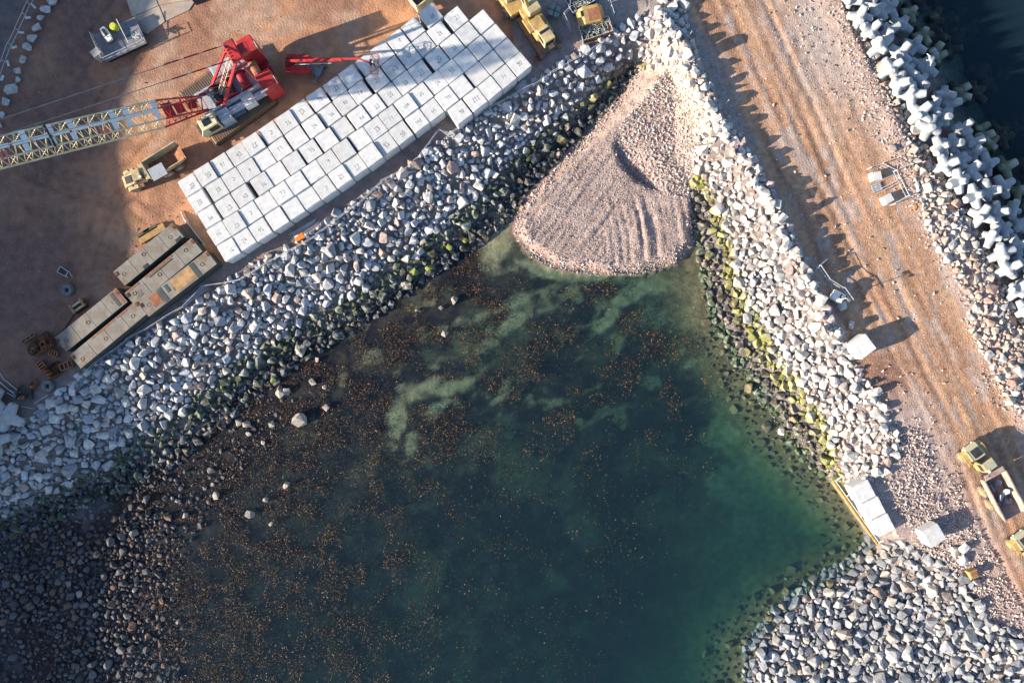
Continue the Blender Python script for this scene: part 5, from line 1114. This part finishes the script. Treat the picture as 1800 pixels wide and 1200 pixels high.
railfence([(720,290),(740,275),(757,262),(754,268),(738,282)], 'loose_rail', 'loose loop of pale rail lying beside the edge rail below the cubes', h=.35)
railfence([(772,232),(800,240)], 'rail_gate', 'short pale gate rail at the kink of the edge rail', h=1.0)
railfence([(70,-5),(60,12),(50,32),(38,58),(26,84),(15,112),(5,138),(-8,170)], 'roadside_fence', 'mesh fence with white feet at the upper left edge of the dirt track', h=1.3, feet=True, step=2.0)
railfence([(1002,-5),(1000,20),(989,34),(1002,60)], 'compound_fence', 'bent line of fence panels left of the skips', h=1.6)
railfence([(1063,-5),(1072,18),(1077,34)], 'compound_fence', 'short line of fence panels right of the skips', h=1.6)
railfence([(1021,56),(1024,86)], 'compound_barrier', 'rusty white barrier at the foot of the wire-filled skip', h=1.0)
# road side barriers
railfence([(1428,474),(1447,457)], 'road_barrier', 'short white barrier rail pointing across the haul road edge', h=1.2, t=.05)
railfence([(1433,470),(1450,493),(1474,508),(1490,528)], 'road_barrier', 'bent white barrier rail behind the white box by the haul road', h=1.6, t=.05)
tower = empty('lighting_tower', G(1466, 522), R(-30), 'white lighting tower trailer by the haul road, mast casting a long shadow', 'lighting tower')
MB().cbox((0,0,.85), (1.5,1.2,1.0), .1).build('cabinet', WHITE, tower, bevel=.05); MB().box((.3,.1,1.39), (.4,.5,.06)).build('vent', DARK, tower)
o_ = MB()
for a, b_ in (((-.8,-.7),(.8,.7)),((-.8,.7),(.8,-.7))): o_.bar((a[0]*1.5,a[1]*1.5,.3), (b_[0]*1.5,b_[1]*1.5,.3), .05)
o_.build('outrigger', GALV, tower); MB().bar((.2,-.3,1.3), (.2,-.3,3.3), .07, 8, .04).build('mast', GALV, tower)
MB().box((.2,-.3,3.3), (.9,.1,.1)).build('lamp_bar', GALV, tower)
for x in (-.2, .6): MB().box((x,-.35,3.25), (.3,.22,.25)).build('lamp_head', GREY, tower)
for y in (-.62, .62): MB().torus((-.1,y,.3), .22, .09, 'Y', 14, 6).build('wheel', TYRE, tower)
for i, (a, b_) in enumerate(((1232,60),(1296,178),(1330,300),(1370,348),(1420,480))):
    o = MB().bar((0,0,0), (0,0,1.9), .04, 5, .03).build('marker_post', GALV); o.location = G(a-22, b_+6); tag(o, f'thin marker post at the shaded road edge, {ORD[i]} from the top', 'post', 'road edge marker posts')
tag(MB().path([G(1432,510,.15), G(1448,535,.15), G(1470,568,.15), G(1488,600,.15), G(1498,618,.15)], .035, 4).build('cable', GALV), 'thin pale cable along the road edge below the lighting tower', 'cable')
# gauge frame on the sea side of the road
GFB = 1
gf = empty('gauge_frame', G(1562, 325), R(-28), 'steel-framed enclosure with open rails right of the haul road', 'steel frame')
gm_ = MB(); fr_ = [(-3.0,3.0),(.2,3.4),(2.6,1.4),(2.9,-3.0)]
w4 = [G(1524,298)-gf.location, G(1544,291)-gf.location, G(1568,303)-gf.location, G(1590,347)-gf.location, G(1565,361)-gf.location]
inv = Matrix.Rotation(-gf.rotation_euler.z, 3, 'Z'); w4 = [inv @ v for v in w4]
for a, b_ in zip(w4[:-1], w4[1:]):
    for z in (.35, 1.1): gm_.bar(a+Vector((0,0,z)), b_+Vector((0,0,z)), .05)
gm_.build('rail', GALV, gf)
for v in w4: MB().bar(v, v+Vector((0,0,1.3)), .06, 6).build('post', GALV, gf)
for a, b_ in (((1535,322),(1570,308)),((1538,342),(1576,322)),((1540,336),(1573,318))): MB().bar(inv @ (G(*a, .5)-gf.location), inv @ (G(*b_, .6)-gf.location), .05).build('cross_rail', GALV, gf)
pl = empty('timber_pallet', G(1540, 330), R(20), 'grey slatted pallet between the two small concrete blocks', 'pallet')
for i in range(5): MB().box((0,-.4+.2*i,.2), (1.2,.14,.05)).build('slat', LGREY, pl)
for x in (-.5, 0, .5): MB().box((x,0,.1), (.12,1,.14)).build('bearer', GREY, pl)
lbu = empty('lifebuoy', G(1597, 363), R(40), 'orange lifebuoy on a short post right of the haul road', 'lifebuoy')
MB().torus((0,0,1.0), .33, .10, 'Z', 20, 8).build('ring', ORNG, lbu).rotation_euler = (.5, .2, 0)
MB().bar((0,0,0), (0,0,.95), .05, 6).build('post', GALV, lbu)
lb2 = empty('lifebuoy_stand', G(531, 419), R(30), 'orange and white life ring stand beside the edge rail', 'lifebuoy')
MB().cbox((0,0,1.0), (1.2,.75,.3), .05).build('housing', ORNG, lb2); MB().box((-.25,.28,1.17), (.5,.16,.02)).build('white_panel', WHITE, lb2)
for x in (-.6, .6): MB().bar((x,-.4,0), (x,-.4,1.3), .04).build('post', GALV, lb2)
MB().box((0,-.42,.9), (1.2,.05,.2)).build('back_board', DARK, lb2)

# ---------------------------------------------------------------- compound with skips
def skip(px, py, ang, l, w_, lb, m_, wires):
    o = empty('open_skip', P(px, py, 0), R(ang), lb, 'skip')
    MB().box((0,0,.15), (l-.5,w_,.1)).build('floor', RUST, o)
    for y in (-w_/2, w_/2): MB().prism([(-l/2+.3,.1),(l/2-.3,.1),(l/2,1.3),(-l/2,1.3)], y-.04, y+.04).build('side_wall', m_, o)
    for s_ in (-1, 1): MB().add([(s_*(l/2-.3),-w_/2,.1),(s_*(l/2-.3),w_/2,.1),(s_*l/2,w_/2,1.3),(s_*l/2,-w_/2,1.3)], [(0,1,2,3)]).build('end_wall', m_, o)
    rim = MB(); q = [(-l/2,-w_/2,1.3),(l/2,-w_/2,1.3),(l/2,w_/2,1.3),(-l/2,w_/2,1.3),(-l/2,-w_/2,1.3)]; rim.path(q, .05, 4); rim.build('rim', LGREY, o)
    wr = MB(); r_ = random.Random(px)
    for k in range(wires):
        x = r_.uniform(-l/2+.3, l/2-.3); y = r_.uniform(-w_/2+.1, w_/2-.1); a = r_.uniform(0, 6); pts_ = []
        for j in range(7):
            pts_.append((x, y, .9+r_.uniform(-.1, .5))); a += r_.uniform(-1.1, 1.1); x = min(max(x+.3*math.cos(a), -l/2+.1), l/2-.1); y = min(max(y+.3*math.sin(a), -w_/2), w_/2)
        wr.path(pts_, .026, 3)
    c = wr.build('scrap_wire', M_('wire_grey', (.42,.45,.42), bump=0), None); c.location = o.location; c.rotation_euler = o.rotation_euler; tag(c, 'tangle of pale scrap wire filling the '+lb.split(',')[0], 'scrap wire', kind='stuff')
skip(1045, 58, 18, 3.9, 1.9, 'rusty white skip, below the yellow box', RUST, 70)
skip(1021, 8, 30, 3.6, 1.8, 'blue skip, at the top edge', M_('blue_paint', (.06,.12,.28)), 55)
yb = empty('yellow_hopper', P(1037, 34, 0), R(14), 'yellow steel hopper with rusty top lying between the two skips', 'hopper')
MB().prism([(-1.7,0),(1.5,0),(1.7,.8),(1.0,1.7),(-1.0,1.7),(-1.7,1.1)], -1.15, 1.0).build('shell', YEL, yb, bevel=.06)
MB().box((.3,-.2,1.73), (1.5,1.5,.04)).build('rusty_top', RUSTB, yb); MB().box((-1.1,.2,1.6), (.35,.7,.2)).build('opening', DARK, yb); MB().box((1.35,0,1.2), (.5,1.9,.1), ry=R(50)).build('end_flap', YEL, yb)
pb = empty('wrapped_pallet', P(974, 25, 0), R(-20), 'small grey-green stacked pallet on the dark ground between excavator and skips', 'pallet')
for i in range(2):
    for j in range(2): MB().cbox((-.38+.76*i,-.36+.72*j,.5+.05*i*j), (.66,.62,.9), .04).build('stacked_box', M_('grey_green_box', (.20,.27,.26)), pb)
MB().box((0,0,.06), (1.5,1.5,.1)).build('pallet_base', TIMB, pb)
rn = empty('red_net', P(951, 98, 0), R(60), 'heap of red barrier netting on the ground right of the cubes', 'barrier netting')
mb = MB(); r_ = random.Random(4)
for k in range(16):
    x, y, a = r_.uniform(-.7,.7), r_.uniform(-.3,.3), r_.uniform(0,6); pp = []
    for j in range(5): pp.append((x,y,.1+r_.uniform(0,.4))); a += r_.uniform(-1,1); x += .28*math.cos(a); y += .22*math.sin(a)
    mb.path(pp, .06, 4)
mb.build('strands', M_('red_plastic', (.50,.10,.07), bump=0), rn, kind='stuff'); MB().box((0,0,.06), (1.4,.8,.1)).build('folded_sheet', M_('red_sheet', (.35,.08,.07)), rn)
o = empty('yellow_cube', G(1704, 1005), R(20), 'small rusty yellow crate at the upper right edge of the south boulder heap', 'crate')
MB().cbox((0,0,.5), (1.1,1.0,.9), .06).build('box', YEL, o); MB().box((0,0,.97), (.8,.7,.04)).build('lid', RUSTB, o)

# ---------------------------------------------------------------- survey platform at the upper left
sp = empty('equipment_platform', P(218, 74, 0), R(24.5), 'raised grey platform with white railings at the upper left', 'platform')
MB().box((0,0,.75), (5.6,3.6,.12)).build('deck', GREY, sp); MB().box((0,0,.35), (5.3,3.3,.7)).build('base', DARK, sp)
for i in range(4): MB().box((-2.1+1.4*i,0,.825), (1.36,3.5,.03)).build('deck_panel', M_('deck_panel_grey', (.20,.20,.215), vary=.2), sp)
rl = [(-2.8,1.75,.8),(-2.8,-1.8,.8),(2.8,-1.8,.8),(2.8,-.6,.8)]
for a, b_ in zip(rl[:-1], rl[1:]):
    for z in (.5, 1.05): MB().bar(Vector(a)+Vector((0,0,z)), Vector(b_)+Vector((0,0,z)), .04).build('rail', GALV, sp)
    k = int((Vector(b_)-Vector(a)).length/1.1)
    for i in range(k+1): p = Vector(a).lerp(Vector(b_), i/max(k,1)); MB().bar(p, p+Vector((0,0,1.1)), .04).build('post', GALV, sp)
MB().bar((.9,1.8,1.9), (.9,-1.2,1.5), .045).build('rail', WHITE, sp)
MB().box((1.3,-.2,.86), (1.3,.6,.05)).build('pit_cover', M_('pit_blue', (.06,.09,.12)), sp)
gx_ = MB()
for i in range(14): gx_.bar((1.9+random.uniform(-.3,.8),-.8+random.uniform(-.6,.6),.9+random.uniform(0,.9)), (1.9+random.uniform(-.3,.8),-.8+random.uniform(-.6,.6),.9+random.uniform(0,.9)), .05)
gx_.build('pipework', GALV, sp)
qb = empty('quad_bike', P(192, 64, .8), R(-55), 'white quad bike parked on the raised grey platform', 'quad bike')
MB().plate([(-.95,-.3),(-.4,-.42),(.4,-.42),(1.0,-.28),(1.0,.28),(.4,.42),(-.4,.42),(-.95,.3)], .45, .8).build('bodywork', WHITE, qb, bevel=.06)
MB().box((-.2,0,.85), (.8,.32,.14)).build('seat', DARK, qb); MB().bar((.45,-.4,1.1), (.45,.4,1.1), .04).bar((.55,0,.7), (.45,0,1.1), .05).build('handlebar', DARK, qb)
for x in (-.65, .65):
    for y in (-.5, .5): MB().torus((x,y,.28), .17, .11, 'Y', 14, 6).build('wheel', TYRE, qb)
yd = empty('yellow_drum', P(205, 51, .8), 0, 'lime yellow rounded drum on the raised platform beside the quad bike', 'drum')
MB().bar((0,0,0), (0,0,.85), .40, 14, .46).build('drum_body', LIME, yd, bevel=.05); MB().bar((0,0,.85), (0,0,.95), .36, 14).build('lid', LIME, yd)
bb = empty('beige_cabinet', P(181, 101, 0), R(38), 'small beige cabinet with grey side at the foot of the platform', 'cabinet')
MB().cbox((0,0,.85), (1.15,1.0,1.5), .04).build('housing', M_('beige_paint', (.52,.47,.36)), bb); MB().box((0,0,1.62), (1.05,.9,.04)).build('lid', M_('beige_lid', (.58,.53,.42)), bb)
# concrete pad behind it, cast in bays
pad = [(215,-30),(300,-30),(345,5),(318,26),(262,62),(235,52),(228,30)]
for i, q in enumerate(([(213,-30),(262,-30),(278,10),(232,30)],[(263,-30),(320,-30),(342,-2),(280,9)],[(233,31),(279,11),(290,38),(258,60),(240,52)],[(281,10),(344,0),(332,18),(292,37)])):
    o = MB().plate([tuple(P(a, b_, .1)[:2]) for a, b_ in q], -.1, .10+.004*i).build('concrete_pad', M_('pad_concrete_'+'abcd'[i], (.50-.03*i,.43-.03*i,.35-.02*i), vary=.2, nscale=.7, bump=.3, dirt=(.38,.22,.12), dirt_amt=.3)); tag(o, kind='structure')
cont = empty('grey_container', P(352, -2, 0), R(24), 'dark grey and blue box cut off by the top edge beside the concrete pad', 'container')
MB().box((0,0,.7), (1.5,1.2,1.4)).build('body', M_('charcoal_paint', (.05,.055,.07)), cont); MB().box((1.2,0,.6), (.9,1.2,1.2)).build('end_box', M_('pale_blue_paint', (.30,.38,.46)), cont)

# ---------------------------------------------------------------- quay frame with yellow edge
a = P(1470, 842, -2.6); b_ = P(1548, 952, -2.6); d = b_-a; l = d.length; ang = math.atan2(d.y, d.x)
qf = empty('quay_frame', ((a.x+b_.x)/2, (a.y+b_.y)/2, -2.6), ang, 'yellow-edged white steel landing frame beside the three grey cubes', 'landing frame')
MB().box((0,-.25,-1.4), (l,.3,2.8)).build('wall', M_('wall_steel', (.35,.30,.2), dirt=(.2,.12,.05), dirt_amt=.5), qf)
MB().box((0,-.55,.08), (l,.20,.16)).build('yellow_edge', M_('edge_yellow', (.62,.38,.10), rough=.6, dirt=(.45,.24,.08), dirt_amt=.3), qf)
for y in (-.25, .95): MB().box((0,y,.06), (l,.13,.14)).build('side_beam', WHITE, qf)
for i in range(5): MB().box((-l/2+l*i/4*.98+.1,.35,.05), (.14,1.1,.12)).build('cross_beam', WHITE, qf)
for i in range(4): MB().box((-l/2+l*(i+.5)/4,.35,-.03), (l/4-.2,1.05,.05)).build('grating_panel', M_('grating_'+'abcd'[i], (.30,.29,.16) if i % 2 == 0 else (.62,.60,.50), vary=.4, nscale=2), qf)

# ---------------------------------------------------------------- seagull over the armour units
gull = empty('seagull', P(1634, 105, 4.0), R(15), 'white seagull in flight over the dark armour units', 'bird')
bd_ = bmesh.new(); bmesh.ops.create_uvsphere(bd_, u_segments=12, v_segments=8, radius=1)
for v in bd_.verts: t = v.co.x; k = .085*(1-.35*abs(t)) ; v.co = Vector((t*.30, v.co.y*k, v.co.z*k))
me = bpy.data.meshes.new('body'); bd_.to_mesh(me); bd_.free(); GW = M_('gull_white', (.80,.80,.80), bump=0); me.materials.append(GW); new_obj('body', me, gull)
for s_ in (-1, 1):
    MB().add([(.12,s_*.04,.02),(-.10,s_*.04,.02),(-.08,s_*.40,.12),(.10,s_*.38,.13),(-.22,s_*.78,.04),(-.10,s_*.76,.06),(.12,s_*.04,.0),(-.10,s_*.04,.0),(-.08,s_*.40,.10),(.10,s_*.38,.11)], [(0,1,2,3),(3,2,4,5),(6,9,8,7),(9,5,4,8)]).build('wing', GW, gull)
MB().add([(-.25,-.02,.0),(-.25,.02,.0),(-.42,.10,.0),(-.42,-.10,.0),(-.25,0,.02)], [(0,1,2,3),(4,3,2)]).build('tail', GW, gull); MB().bar((.30,0,0), (.38,0,-.01), .02, 5, .005).build('beak', YEL, gull)
